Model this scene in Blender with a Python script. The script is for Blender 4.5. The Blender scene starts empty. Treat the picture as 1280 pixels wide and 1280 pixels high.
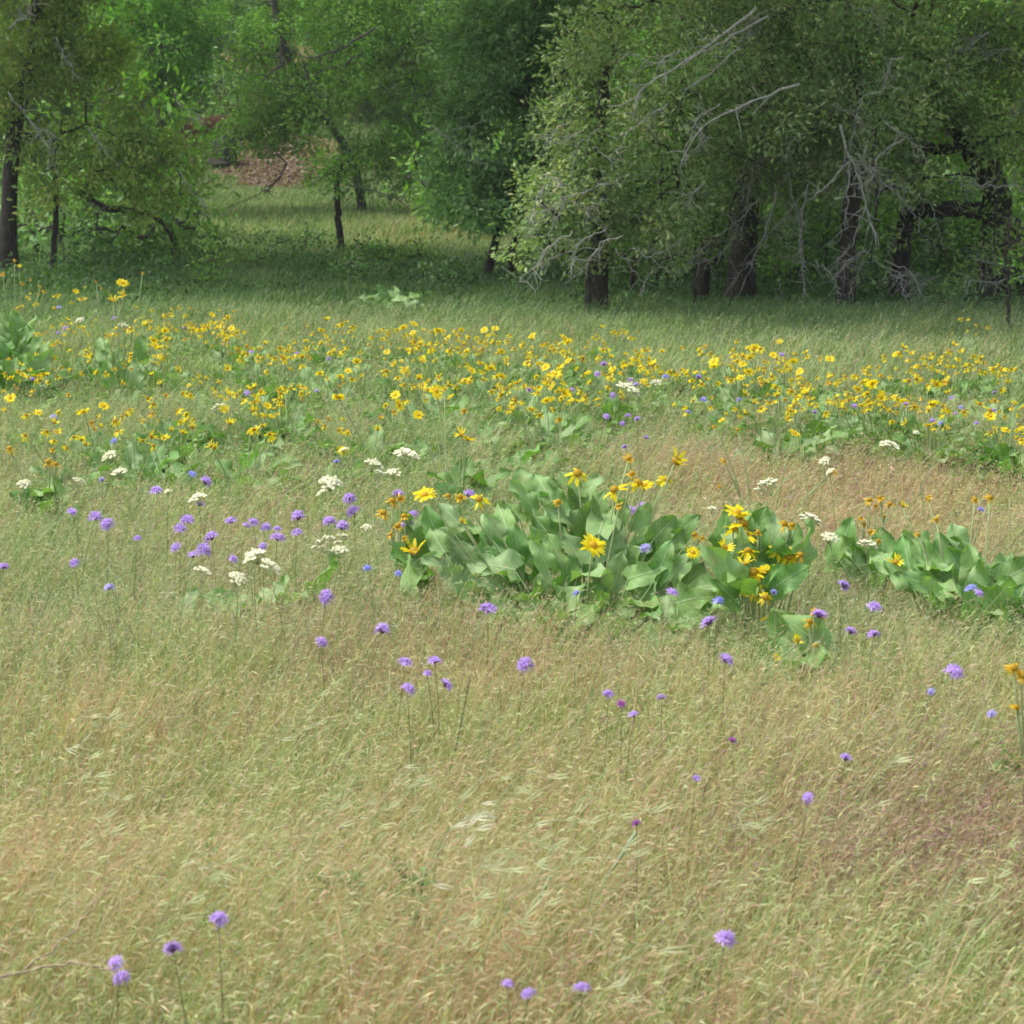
import bpy, math, random
import numpy as np
from mathutils import Vector, Matrix
random.seed(11)
RNG = np.random.default_rng(11)
PI = math.pi

# ------------------------------------------------------------------ camera, sky, sun, exposure
scene = bpy.context.scene
F = 2500.0                      # focal length in pixels of the 1280 px photograph
CAMH = 1.55
PITCH = math.atan(415.0 / F)
cam_d = bpy.data.cameras.new("camera"); cam = bpy.data.objects.new("camera", cam_d)
scene.collection.objects.link(cam); scene.camera = cam
cam.location = (0, 0, CAMH); cam.rotation_euler = (PI / 2 - PITCH, 0, 0)
cam_d.sensor_width = 36; cam_d.lens = 36 * F / 1280.0
cam_d.clip_start = 0.05; cam_d.clip_end = 3000
cam_d.dof.use_dof = True; cam_d.dof.focus_distance = 8.0; cam_d.dof.aperture_fstop = 11

HAZE = .0005
SUN_EL, SUN_AZ = math.radians(61), math.radians(-86)      # azimuth measured from +Y (away from the camera) to +X
world = bpy.data.worlds.new("World"); scene.world = world; world.use_nodes = True
wn = world.node_tree.nodes; wl = world.node_tree.links
bg = wn["Background"]; sky = wn.new("ShaderNodeTexSky"); sky.sky_type = 'NISHITA'
sky.sun_disc = False; sky.sun_elevation = SUN_EL; sky.sun_rotation = SUN_AZ
sky.air_density = 1.0; sky.dust_density = 3.0
hs = wn.new('ShaderNodeHueSaturation'); hs.inputs['Saturation'].default_value = .5   # high thin cloud whitens the sky
wl.new(sky.outputs[0], hs.inputs['Color']); wl.new(hs.outputs[0], bg.inputs[0]); bg.inputs[1].default_value = 0.15
sun_d = bpy.data.lights.new("sun", 'SUN'); sun = bpy.data.objects.new("sun", sun_d)
scene.collection.objects.link(sun)
sun_d.energy = 1.7; sun_d.angle = math.radians(13.0); sun_d.color = (1.0, 0.955, 0.90)
sdir = Vector((math.sin(SUN_AZ) * math.cos(SUN_EL), math.cos(SUN_AZ) * math.cos(SUN_EL), math.sin(SUN_EL)))
sun.rotation_euler = sdir.to_track_quat('Z', 'Y').to_euler()
scene.view_settings.view_transform = 'Standard'; scene.view_settings.look = 'None'
scene.view_settings.exposure = 1.06; scene.view_settings.gamma = 1.0
scene.render.engine = 'CYCLES'
scene.cycles.filter_width = 1.75
scene.cycles.max_bounces = 6; scene.cycles.diffuse_bounces = 3; scene.cycles.glossy_bounces = 1
scene.cycles.transmission_bounces = 3; scene.cycles.volume_bounces = 0
scene.cycles.sample_clamp_indirect = 4.0

# ------------------------------------------------------------------ terrain and picture helpers
TY = np.array([-40, 0, 20, 22, 26, 32, 38, 45, 52, 60, 80, 120, 200, 420.])
TZ = np.array([0, 0, 0, .01, .1, .36, .53, .74, 1.24, 3.2, 8.0, 17, 32, 52.])
def terr(x, y):
    x = np.asarray(x, float); y = np.asarray(y, float)
    z = np.interp(y, TY, TZ)
    w = np.clip(1 - np.abs(y) / 400, 0, 1)
    z = z + w * (0.02 * np.sin(x * .9 + 1.3) * np.sin(y * .55 + .4) + 0.012 * np.sin(x * 2.1 + y * 1.3))
    far = np.clip((y - 24) / 20, 0, 1)
    return z + far * (0.12 * np.sin(x * .35 + .6) * np.cos(y * .21)) 
CP, SP = math.cos(PITCH), math.sin(PITCH)
def ray(px, py):
    a = (px - 640) / F; b = -(py - 640) / F
    d = np.array([a, CP + b * SP, -SP + b * CP])
    return d
def at(px, py, Y):
    """the point Y metres away along the ground that stands at that place of the photograph"""
    d = ray(px, py); t = Y / d[1]
    return np.array([d[0] * t, Y, CAMH + d[2] * t])
def over(px, py, h=0.0):
    """the point h metres above the terrain"""
    d = ray(px, py); lo, hi = 1.0, 400.0
    for t in np.arange(1.5, 120, .25):
        p = d * t
        if CAMH + p[2] < float(terr(p[0], p[1])) + h:
            lo, hi = t - .25, t; break
    for _ in range(30):
        m = (lo + hi) / 2; p = d * m
        if CAMH + p[2] < float(terr(p[0], p[1])) + h: hi = m
        else: lo = m
    p = d * hi
    return np.array([p[0], p[1], CAMH + p[2]])
def proj(P):
    P = np.asarray(P, float); x, y, z = P[..., 0], P[..., 1], P[..., 2] - CAMH
    w = y * CP - z * SP; u = y * SP + z * CP
    return 640 + F * x / w, 640 - F * u / w
def scale_at(Y): return F / Y          # photograph pixels per metre

def lattice(seed, n=64): return np.random.default_rng(seed).random((n, n))
_L = {}
def vnoise(x, y, s, seed=0):
    if seed not in _L: _L[seed] = lattice(seed)
    g = _L[seed]; n = g.shape[0]
    u = np.asarray(x) / s + 1000.3; v = np.asarray(y) / s + 1000.7
    i = np.floor(u).astype(int); j = np.floor(v).astype(int); fu = u - i; fv = v - j
    fu = fu * fu * (3 - 2 * fu); fv = fv * fv * (3 - 2 * fv)
    a = g[i % n, j % n]; b = g[(i + 1) % n, j % n]; c = g[i % n, (j + 1) % n]; d = g[(i + 1) % n, (j + 1) % n]
    return (a * (1 - fu) + b * fu) * (1 - fv) + (c * (1 - fu) + d * fu) * fv

# ------------------------------------------------------------------ materials
def new_mat(name):
    m = bpy.data.materials.new(name); m.use_nodes = True
    nt = m.node_tree; nt.nodes.clear()
    out = nt.nodes.new("ShaderNodeOutputMaterial")
    return m, nt, out
def leafy(name, transl=0.35, gloss=0.05, rough=.45, tint=(1.15, 1.25, .5), veins=False):
    """thin plant tissue: colour from the mesh, light passing through it, a faint sheen"""
    m, nt, out = new_mat(name); N = nt.nodes.new; L = nt.links.new
    att = N("ShaderNodeAttribute"); att.attribute_name = "Col"
    geo = N("ShaderNodeTexCoord"); noi = N("ShaderNodeTexNoise"); noi.inputs["Scale"].default_value = 35
    L(geo.outputs["Object"], noi.inputs["Vector"])
    rmp = N("ShaderNodeMapRange"); rmp.inputs[3].default_value = .82; rmp.inputs[4].default_value = 1.18
    L(noi.outputs["Fac"], rmp.inputs[0])
    src = att.outputs["Color"]
    if veins:
        fr = N("ShaderNodeMath"); fr.operation = 'FRACT'; L(att.outputs["Alpha"], fr.inputs[0])
        lt = N("ShaderNodeMapRange"); lt.interpolation_type = 'SMOOTHSTEP'; lt.inputs[1].default_value = .02; lt.inputs[2].default_value = .20; lt.inputs[3].default_value = .42; lt.inputs[4].default_value = 0; L(fr.outputs[0], lt.inputs[0])
        mv = N("ShaderNodeMix"); mv.data_type = 'RGBA'; mv.inputs[7].default_value = (.36, .45, .24, 1); L(lt.outputs[0], mv.inputs[0]); L(src, mv.inputs[6])
        n3 = N("ShaderNodeTexNoise"); n3.inputs["Scale"].default_value = 14; n3.inputs["Detail"].default_value = 5; L(geo.outputs["Object"], n3.inputs["Vector"])
        m3 = N("ShaderNodeMapRange"); m3.inputs[1].default_value = .60; m3.inputs[2].default_value = .74; m3.inputs[4].default_value = .6; L(n3.outputs["Fac"], m3.inputs[0])
        mb3 = N("ShaderNodeMix"); mb3.data_type = 'RGBA'; mb3.inputs[7].default_value = (.30, .28, .10, 1); L(m3.outputs[0], mb3.inputs[0]); L(mv.outputs[2], mb3.inputs[6]); src = mb3.outputs[2]
    mul = N("ShaderNodeVectorMath"); mul.operation = 'SCALE'; L(src, mul.inputs[0]); L(rmp.outputs[0], mul.inputs["Scale"])
    dif = N("ShaderNodeBsdfDiffuse"); L(mul.outputs[0], dif.inputs[0])
    tr = N("ShaderNodeBsdfTranslucent"); tm = N("ShaderNodeVectorMath"); tm.operation = 'MULTIPLY'
    tm.inputs[1].default_value = tint; L(mul.outputs[0], tm.inputs[0]); L(tm.outputs[0], tr.inputs[0])
    mx = N("ShaderNodeMixShader"); mx.inputs[0].default_value = transl; L(dif.outputs[0], mx.inputs[1]); L(tr.outputs[0], mx.inputs[2])
    gl = N("ShaderNodeBsdfGlossy"); gl.inputs["Roughness"].default_value = rough
    m2 = N("ShaderNodeMixShader"); m2.inputs[0].default_value = gloss; L(mx.outputs[0], m2.inputs[1]); L(gl.outputs[0], m2.inputs[2])
    L(m2.outputs[0], out.inputs[0]); return m
def rough_mat(name, c1, c2, scale, bump=.4, c3=None, stretch=(1, 1, 1)):
    m, nt, out = new_mat(name); N = nt.nodes.new; L = nt.links.new
    tc = N("ShaderNodeTexCoord"); mp = N("ShaderNodeMapping"); mp.inputs["Scale"].default_value = stretch
    L(tc.outputs["Object"], mp.inputs[0])
    n1 = N("ShaderNodeTexNoise"); n1.inputs["Scale"].default_value = scale; n1.inputs["Detail"].default_value = 8; n1.inputs["Roughness"].default_value = .65
    L(mp.outputs[0], n1.inputs["Vector"])
    cr = N("ShaderNodeValToRGB"); e = cr.color_ramp.elements
    e[0].position = .32; e[0].color = (*c1, 1); e[1].position = .68; e[1].color = (*c2, 1)
    if c3: k = cr.color_ramp.elements.new(.8); k.color = (*c3, 1)
    L(n1.outputs["Fac"], cr.inputs[0])
    b = N("ShaderNodeBsdfPrincipled"); b.inputs["Roughness"].default_value = .95; b.inputs["Specular IOR Level"].default_value = .15
    L(cr.outputs[0], b.inputs["Base Color"])
    bp = N("ShaderNodeBump"); bp.inputs["Strength"].default_value = bump; bp.inputs["Distance"].default_value = .03
    L(n1.outputs["Fac"], bp.inputs["Height"]); L(bp.outputs[0], b.inputs["Normal"])
    L(b.outputs[0], out.inputs[0]); return m
def cream_mat():
    m, nt, out = new_mat('cream_blossom'); a = nt.nodes.new('ShaderNodeAttribute'); a.attribute_name = 'Col'; d = nt.nodes.new('ShaderNodeBsdfDiffuse')
    nt.links.new(a.outputs['Color'], d.inputs[0]); nt.links.new(d.outputs[0], out.inputs[0]); return m
M = {
    'cream': cream_mat(),
    'grass': leafy("grass_blades", .38, .04, .5, (1.05, 1.1, .75)),
    'leaf': leafy("broad_leaf", .30, .025, .55, (1.1, 1.35, .45)),
    'tree': leafy("oak_leaf", .36, .02, .5, (1.1, 1.3, .45)),
    'broad': leafy("veined_leaf", .30, .03, .55, (1.1, 1.35, .45), True),
    'petal': leafy("petal", .5, .02, .5, (1, 1, .9)),
    'dark_bark': rough_mat("dark_bark", (.018, .016, .013), (.075, .066, .055), 9, .9, (.13, .13, .11), (3, 3, .7)),
    'bark': rough_mat("grey_bark", (.035, .031, .026), (.12, .11, .095), 9, .9, (.2, .2, .17), (3, 3, .7)),
    'lichen': rough_mat("lichen_bark", (.22, .21, .18), (.46, .46, .40), 30, .6, (.56, .58, .5)),
    'rot': rough_mat("rotten_wood", (.02, .010, .005), (.10, .045, .022), 5, 1.0, (.16, .09, .05), (1, 4, 4)),
    'straw': rough_mat("straw_stick", (.3, .22, .15), (.45, .36, .26), 20, .3),
}
def ground_material():
    m, nt, out = new_mat("meadow_soil"); N = nt.nodes.new; L = nt.links.new
    tc = N("ShaderNodeTexCoord")
    n1 = N("ShaderNodeTexNoise"); n1.inputs["Scale"].default_value = .6; n1.inputs["Detail"].default_value = 6
    n2 = N("ShaderNodeTexNoise"); n2.inputs["Scale"].default_value = 30; n2.inputs["Detail"].default_value = 8
    L(tc.outputs["Object"], n1.inputs[0]); L(tc.outputs["Object"], n2.inputs[0])
    cr = N("ShaderNodeValToRGB"); e = cr.color_ramp.elements
    e[0].position = .35; e[0].color = (.11, .12, .045, 1); e[1].position = .65; e[1].color = (.19, .155, .085, 1)
    L(n1.outputs["Fac"], cr.inputs[0])
    cr2 = N("ShaderNodeValToRGB"); e = cr2.color_ramp.elements
    e[0].position = .3; e[0].color = (.6, .55, .5, 1); e[1].position = .7; e[1].color = (1.25, 1.2, 1.1, 1)
    L(n2.outputs["Fac"], cr2.inputs[0])
    mu = N("ShaderNodeVectorMath"); mu.operation = 'MULTIPLY'; L(cr.outputs[0], mu.inputs[0]); L(cr2.outputs[0], mu.inputs[1])
    b = N("ShaderNodeBsdfPrincipled"); b.inputs["Roughness"].default_value = 1; b.inputs["Specular IOR Level"].default_value = .05
    L(mu.outputs[0], b.inputs["Base Color"])
    bp = N("ShaderNodeBump"); bp.inputs["Strength"].default_value = .7; bp.inputs["Distance"].default_value = .04
    L(n2.outputs["Fac"], bp.inputs["Height"]); L(bp.outputs[0], b.inputs["Normal"]); L(b.outputs[0], out.inputs[0])
    return m
M['ground'] = ground_material()

# ------------------------------------------------------------------ mesh building
class MB:
    """collects vertices, polygons and vertex colours; build() links ONE mesh object"""
    def __init__(s): s.v = []; s.c = []; s.f = []; s.n = 0
    def add(s, v, faces, col):
        v = np.asarray(v, float).reshape(-1, 3); k = len(v)
        col = np.asarray(col, float)
        if col.ndim == 1: col = np.tile(col[:3], (k, 1))
        col = col.reshape(k, -1)
        if col.shape[1] == 3: col = np.concatenate([col, np.full((k, 1), .5)], 1)
        s.v.append(v); s.c.append(col)
        for f in (faces if isinstance(faces, list) else [faces]):
            f = np.asarray(f, np.int64)
            if len(f): s.f.append(f + s.n)
        s.n += k
    def mesh(s, name, mat, origin=(0, 0, 0), smooth=False):
        me = bpy.data.meshes.new(name)
        V = np.concatenate(s.v) - np.asarray(origin, float); C = np.concatenate(s.c)
        me.vertices.add(len(V)); me.vertices.foreach_set("co", V.astype(np.float32).ravel())
        loops = np.concatenate([f.ravel() for f in s.f])
        sizes = np.concatenate([np.full(len(f), f.shape[1]) for f in s.f])
        starts = np.concatenate([[0], np.cumsum(sizes)[:-1]])
        me.loops.add(len(loops)); me.loops.foreach_set("vertex_index", loops.astype(np.int32))
        me.polygons.add(len(sizes)); me.polygons.foreach_set("loop_start", starts.astype(np.int32))
        me.update(calc_edges=True)
        ca = me.attributes.new("Col", 'FLOAT_COLOR', 'POINT')
        ca.data.foreach_set("color", C.astype(np.float32).ravel())
        me.polygons.foreach_set("use_smooth", np.full(len(sizes), bool(smooth)))
        me.materials.append(mat); return me
    def build(s, name, mat, parent=None, origin=(0, 0, 0), smooth=False):
        o = bpy.data.objects.new(name, s.mesh(name, mat, origin, smooth))
        scene.collection.objects.link(o)
        if parent is not None: o.parent = parent
        else: o.location = tuple(origin)
        return o
def norm(v):
    v = np.asarray(v, float); return v / np.maximum(np.linalg.norm(v, axis=-1, keepdims=True), 1e-9)
def tube(mb, pts, rad, col=(.5, .5, .5), sides=6):
    pts = np.asarray(pts, float); n = len(pts); rad = np.broadcast_to(np.asarray(rad, float), (n,))
    t = norm(np.gradient(pts, axis=0)); ref = np.array([0.31, 0.95, 0.05]) if abs(t[0][2]) > .5 else np.array([0, 0, 1.])
    a = norm(np.cross(t, ref)); b = np.cross(t, a)
    th = np.arange(sides) / sides * 2 * PI
    ring = pts[:, None] + rad[:, None, None] * (np.cos(th)[None, :, None] * a[:, None] + np.sin(th)[None, :, None] * b[:, None])
    i = np.arange(n - 1)[:, None] * sides; j = np.arange(sides)[None]; k = (j + 1) % sides
    q = np.stack([i + j, i + k, i + sides + k, i + sides + j], -1).reshape(-1, 4)
    caps = [np.arange(sides)[::-1][None], (np.arange(sides) + (n - 1) * sides)[None]]
    mb.add(ring, [q] + caps, col)
def curve_pts(P, n=12, wob=0.0, seed=0):
    """smooth path through control points with a little wander"""
    P = np.asarray(P, float)
    if len(P) == 2: P = np.array([P[0], (P[0] + P[1]) / 2, P[1]])
    d = np.concatenate([[0], np.cumsum(np.linalg.norm(np.diff(P, axis=0), axis=1))]); t = np.linspace(0, d[-1], n)
    out = np.stack([np.interp(t, d, P[:, k]) for k in range(3)], 1)
    for _ in range(2): out[1:-1] = .25 * out[:-2] + .5 * out[1:-1] + .25 * out[2:]
    if wob:
        r = np.random.default_rng(seed); w = r.normal(0, wob, (n, 3)); w[0] = 0; out = out + w
    return out
def set_props(o, label=None, cat=None, group=None, kind=None):
    if label: o['label'] = label
    if cat: o['category'] = cat
    if group: o['group'] = group
    if kind: o['kind'] = kind
    return o
def thing(name, loc, label, cat, group=None):
    o = bpy.data.objects.new(name, None); o.empty_display_size = .1
    scene.collection.objects.link(o); o.location = tuple(loc)
    return set_props(o, label, cat, group)
def dup_tree(o, parent=None):
    c = o.copy(); scene.collection.objects.link(c)
    if parent is not None: c.parent = parent
    for ch in o.children: dup_tree(ch, c)
    return c
ORD = ["", "first", "second", "third", "fourth", "fifth", "sixth", "seventh", "eighth", "ninth", "tenth", "eleventh", "twelfth", "thirteenth",
       "fourteenth", "fifteenth", "sixteenth", "seventeenth", "eighteenth", "nineteenth", "twentieth", "twenty-first", "twenty-second",
       "twenty-third", "twenty-fourth", "twenty-fifth", "twenty-sixth", "twenty-seventh", "twenty-eighth", "twenty-ninth", "thirtieth"]
NUM = ["no", "one", "two", "three", "four", "five", "six", "seven", "eight", "nine", "ten", "eleven", "twelve", "thirteen", "fourteen"]

# ------------------------------------------------------------------ the ground
xs = np.concatenate([-np.geomspace(300, 8, 22), np.linspace(-7.5, 7.5, 61), np.geomspace(8, 300, 22)])
ys = np.concatenate([[-60, -20, -5], np.linspace(0, 70, 281), np.geomspace(71, 420, 30)])
X, Yg = np.meshgrid(xs, ys); Z = terr(X, Yg)
gm = MB(); nx, ny = len(xs), len(ys)
i = np.arange(ny - 1)[:, None] * nx + np.arange(nx - 1)[None]
gm.add(np.stack([X, Yg, Z], -1), np.stack([i, i + 1, i + nx + 1, i + nx], -1).reshape(-1, 4), (.3, .3, .2))
g = gm.build("ground", M['ground'], smooth=True); set_props(g, kind='structure')

# ------------------------------------------------------------------ grass (stuff)
STRAW = np.array((.57, .48, .215)); TAN = np.array((.57, .35, .225)); GREEN = np.array((.21, .32, .075)); PALE = np.array((.38, .48, .17))
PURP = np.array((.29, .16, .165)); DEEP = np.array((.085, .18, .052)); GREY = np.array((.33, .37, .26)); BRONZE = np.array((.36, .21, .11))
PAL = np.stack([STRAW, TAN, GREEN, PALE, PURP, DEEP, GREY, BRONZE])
def weights(px, py, x, y):
    """how much of each grass colour is used at a place of the meadow, tree shade included"""
    n = len(px); W = np.zeros((n, 8))
    near = np.clip((py - 775) / 100, 0, 1); far = np.clip((500 - py) / 60, 0, 1); mid = 1 - np.maximum(near, far)
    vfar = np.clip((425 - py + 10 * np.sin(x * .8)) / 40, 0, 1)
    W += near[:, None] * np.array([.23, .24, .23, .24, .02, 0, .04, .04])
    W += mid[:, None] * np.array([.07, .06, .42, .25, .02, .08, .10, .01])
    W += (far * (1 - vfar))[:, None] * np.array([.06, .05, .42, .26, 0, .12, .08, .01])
    W += (far * vfar)[:, None] * np.array([.01, .0, .42, .05, 0, .51, .01, 0])  # deep green under the trees: grass tone with their shade put into it
    def blob(cx, cy, rx, ry, w, k):
        g = np.exp(-(((px - cx) / rx) ** 2 + ((py - cy) / ry) ** 2) * 1.0) * k
        return W * (1 - np.clip(g, 0, 1))[:, None] + np.clip(g, 0, 1)[:, None] * np.array(w)
    W[:] = blob(1140, 1030, 230, 95, [.05, .08, .10, .06, .55, 0, .02, .14], 1.0)
    W[:] = blob(1120, 590, 200, 55, [.22, .30, .10, .10, .10, 0, .03, .15], .95)
    W[:] = blob(880, 590, 120, 60, [.22, .28, .12, .12, .10, 0, .03, .13], .85)
    W[:] = blob(1060, 650, 260, 35, [.20, .26, .16, .14, .09, 0, .05, .10], .7)
    W[:] = blob(330, 835, 320, 45, [.22, .28, .14, .12, .08, 0, .04, .12], .6)
    W[:] = blob(700, 850, 220, 35, [.24, .26, .16, .14, .08, 0, .08, .04], .7)
    W[:] = blob(200, 620, 260, 60, [.16, .16, .24, .18, .10, 0, .12, .04], .6)
    W[:] = blob(1000, 810, 200, 50, [.10, .08, .38, .26, .03, .05, .10, 0], .8)
    W[:] = blob(230, 500, 260, 75, [.04, .04, .46, .26, .01, .10, .09, 0], .8)
    W[:] = blob(620, 450, 300, 50, [.03, .03, .48, .26, .01, .12, .07, 0], .7)
    W[:] = blob(560, 285, 200, 30, [.16, .12, .38, .30, 0, .02, .02, 0], .85)
    W[:] = blob(340, 275, 150, 40, [.03, .02, .50, .35, 0, .10, .0, 0], .9)
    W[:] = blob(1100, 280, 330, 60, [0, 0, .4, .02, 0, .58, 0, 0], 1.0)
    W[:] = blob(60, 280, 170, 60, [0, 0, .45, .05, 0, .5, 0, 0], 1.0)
    pn = vnoise(x, y, .45, 3) - .5; pm = vnoise(x, y, 1.3, 4) - .5
    W[:, 1] *= np.clip(1 + 2.2 * pn, .1, 3); W[:, 2] *= np.clip(1 - 2.0 * pn + 1.2 * pm, .1, 3); W[:, 7] *= np.clip(1 + 3 * pm, .1, 3)
    W[:, 4] *= np.clip(1 + 3 * (vnoise(x, y, .35, 5) - .5), .1, 3); W[:, 0] *= np.clip(1 + 1.5 * pm, .2, 3)
    return W / W.sum(1, keepdims=True)
def pick(W, r):
    u = r.random(len(W))[:, None]; return (W.cumsum(1) < u).sum(1).clip(0, 7)
KEEPOUT = []       # (x, y, r, factor): plants that crowd the grass out
def sow(name, y0, y1, dens, hgt, wid, seg, nspk, margin, seed, kind_label, spk=(.023, .0023), green_only=False, shortred=True):
    r = np.random.default_rng(seed)
    hw = lambda y: .262 * y + margin
    margin += 1.6; N = int(2 * hw(y1) * (y1 - y0) * dens * 1.15)
    y = r.uniform(y0, y1, N); x = r.uniform(-1, 1, N) * hw(y1)
    ok = np.abs(x) < hw(y)
    clump = vnoise(x, y, .12, 7) * .7 + vnoise(x, y, .5, 8) * .6
    ok &= r.random(len(x)) < .35 + clump
    for kx, ky, kr, kf in KEEPOUT:
        d2 = ((x - kx) ** 2 + (y - ky) ** 2) / kr ** 2
        ok &= (d2 > 1) | (r.random(len(x)) > kf)
    ed = np.clip((np.abs(x) - .262 * y - .4) / margin, 0, 1); ok &= r.random(len(x)) < 1 - .78 * ed      # the meadow thins a little past the sides
    x = x[ok]; y = y[ok]; ed = ed[ok]; N = len(x); z = terr(x, y)
    px, py = proj(np.stack([x, y, z + hgt * .7], 1))
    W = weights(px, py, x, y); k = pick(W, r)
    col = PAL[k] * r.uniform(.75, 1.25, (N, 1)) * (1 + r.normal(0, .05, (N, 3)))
    H = hgt * r.uniform(.45, 1.12, N) * (.75 + .5 * vnoise(x, y, .8, 9)) * (.85 + .3 * vnoise(x, y, .2, 12))
    red = np.exp(-(((px - 1080) / 280) ** 2 + ((py - 600) / 55) ** 2)); H *= 1 - .45 * red
    for kx, ky, kr, kf in KEEPOUT:
        H *= np.where(((x - kx) ** 2 + (y - ky) ** 2) / kr ** 2 < 1, 1 - .55 * kf, 1)
    gust = .5 + .8 * (vnoise(x, y, 1.7, 10) - .2)
    lean = np.stack([H * (.30 * gust * 1.1 + r.normal(0, .30, N)), H * r.normal(.0, .28, N), np.zeros(N)], 1)
    az = r.uniform(-.9, .9, N) + r.choice([0, 0, 0, PI / 2], N); sv = np.stack([np.cos(az), np.sin(az), np.zeros(N)], 1)
    t = np.linspace(0, 1, seg + 1)
    base = np.stack([x, y, z - .01], 1)
    curl = r.uniform(1.4, 2.6, N)
    tp = t[None] ** curl[:, None]
    P = base[:, None] + lean[:, None] * tp[:, :, None] * 1.1
    P[:, :, 2] += H[:, None] * (t[None] - .18 * tp * (k == 2)[:, None])
    wv = wid * (1 + ed) * r.uniform(.6, 1.4, N) * np.where((k == 2) | (k == 5), 1.6, 1.0)
    w = wv[:, None] * (1 - t[None] ** 2 * .85)
    A = P - sv[:, None] * w[:, :, None] * .5; B = P + sv[:, None] * w[:, :, None] * .5
    V = np.stack([A, B], 2).reshape(-1, 3)
    ii = (np.arange(N)[:, None] * (seg + 1) + np.arange(seg)[None]) * 2
    q = np.stack([ii, ii + 1, ii + 3, ii + 2], -1).reshape(-1, 4)
    mb = MB(); mb.add(V, q, np.repeat(col, (seg + 1) * 2, 0))
    if nspk:
        hs = ~((k == 5) | ((k == 2) & (r.random(N) < .6)))
        idx = np.repeat(np.nonzero(hs)[0], nspk); m = len(idx)
        tt = r.uniform(.62, 1.0, m); Hs = H[idx]
        tq = tt ** curl[idx]
        o = base[idx] + lean[idx] * tq[:, None] * 1.1; o[:, 2] += Hs * tt
        side = norm(np.stack([.75 * gust[idx] + r.normal(0, .65, m), r.normal(0, .5, m), r.normal(.4, .55, m)], 1))
        o = o + side * (r.uniform(0, .018, m) * (spk[0] / .022))[:, None]
        L = spk[0] * r.uniform(.6, 1.5, m); Wd = spk[1] * r.uniform(.6, 1.3, m)
        up = norm(r.normal(0, 1, (m, 3)) + np.array([0, -.8, .6])); s2 = norm(np.cross(side, up)); nn = np.cross(side, s2)
        a = o; d = o + side * L[:, None] - np.array([0, 0, 1]) * (L * .18)[:, None]
        mid = o + side * (L * .42)[:, None]
        b1 = mid + s2 * (Wd * .5)[:, None] + nn * (Wd * .2)[:, None]; b2 = mid - s2 * (Wd * .5)[:, None] + nn * (Wd * .2)[:, None]
        V = np.stack([a, b1, d, b2], 1).reshape(-1, 3)
        sc = col[idx] * .45 + .55 * np.where(((r.random(m) < .5) & (k[idx] != 4))[:, None], np.array((.60, .62, .29)), np.where((k[idx] == 4)[:, None], np.array((.36, .2, .19)), np.array((.56, .47, .30))))
        gl = np.isin(k[idx], (2, 3)); sc[gl] = sc[gl] * .5 + .5 * np.array((.42, .49, .24))
        gz = (r.random(m) < np.clip((760 - py[idx]) / 160, 0, .8)) & ~np.isin(k[idx], (1, 4, 7)); sc[gz] = col[idx][gz] * .6 + .4 * np.array((.36, .46, .22))
        rz = np.isin(k[idx], (1, 7)) & (r.random(m) < .6); sc[rz] = sc[rz] * .4 + .6 * np.array((.50, .30, .19))
        sc *= r.uniform(.8, 1.25, (m, 1))
        j = np.arange(m)[:, None] * 4 + np.arange(4)[None]
        mb.add(V, j, np.repeat(sc, 4, 0))
    o = mb.build(name, M['grass']); set_props(o, kind_label, 'grass', kind='stuff')
    return N

# ------------------------------------------------------------------ small plants: templates
def leaf_surface(mb, base, tip_dir, nrm, L, W, petiole, seed, col, cordate=True, fold=.22, wave=.12, rib=True):
    """a broad arrow-shaped leaf on its petiole; base is where the petiole leaves the ground"""
    r = np.random.default_rng(seed)
    d = norm(tip_dir); n = norm(nrm - d * np.dot(nrm, d)); s = np.cross(d, n)
    col = np.asarray(col)
    nu = 10; vs = np.array([-1, -.62, -.28, 0, .28, .62, 1.])
    u = np.linspace(0, 1, nu)
    hw = np.interp(u, [0, .06, .18, .35, .6, .82, .95, 1], [.30, .47, .5, .49, .43, .28, .13, .01]) if cordate else np.sin(PI * np.clip(u * .96 + .03, 0, 1)) ** .7 * .5
    U, V = np.meshgrid(u, vs, indexing='ij'); HW = hw[:, None] * W
    back = np.where(U < .12, -np.abs(V) ** 1.5 * .16 * (1 - U / .12), 0) if cordate else 0
    ph = r.uniform(0, 6.28, 3); droop = r.uniform(.05, .35)
    along = (U + back) * L
    zz = -fold * -np.abs(V) * HW + wave * L * np.sin(U * 9 + ph[0] + V * 1.5) * np.abs(V) ** 1.5 + wave * .5 * L * np.sin(U * 17 + ph[1]) * V ** 2 - droop * L * U ** 2
    P = petiole[:, None, None] if False else None
    pts = base + d * along[..., None] + s * (V * HW * (1 + .06 * np.sin(U * 21 + ph[2])))[..., None] + n * zz[..., None]
    i = np.arange(nu - 1)[:, None] * 7 + np.arange(6)[None]
    q = np.stack([i, i + 1, i + 8, i + 7], -1).reshape(-1, 4)
    cc = np.tile(col, (nu * 7, 1)) * (1 + .08 * np.sin(U * 30 + np.abs(V) * 12).reshape(-1, 1))
    mb.add(pts, q, np.concatenate([cc, ((U * 7.3 - np.abs(V) * 2.6 + 3.9) if cordate else U * 0 + .5).reshape(-1, 1)], 1))
    if rib:
        m = pts[:, 3] + n * .0015; w = np.linspace(.009, .002, nu)[:, None] * (L / .28)
        vv = np.stack([m - s * w * .5, m + s * w * .5], 1).reshape(-1, 3) + n * .001
        k = np.arange(nu - 1) * 2
        mb.add(vv, np.stack([k, k + 1, k + 3, k + 2], -1), col * .4 + np.array((.50, .58, .36)) * .6)
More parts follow.
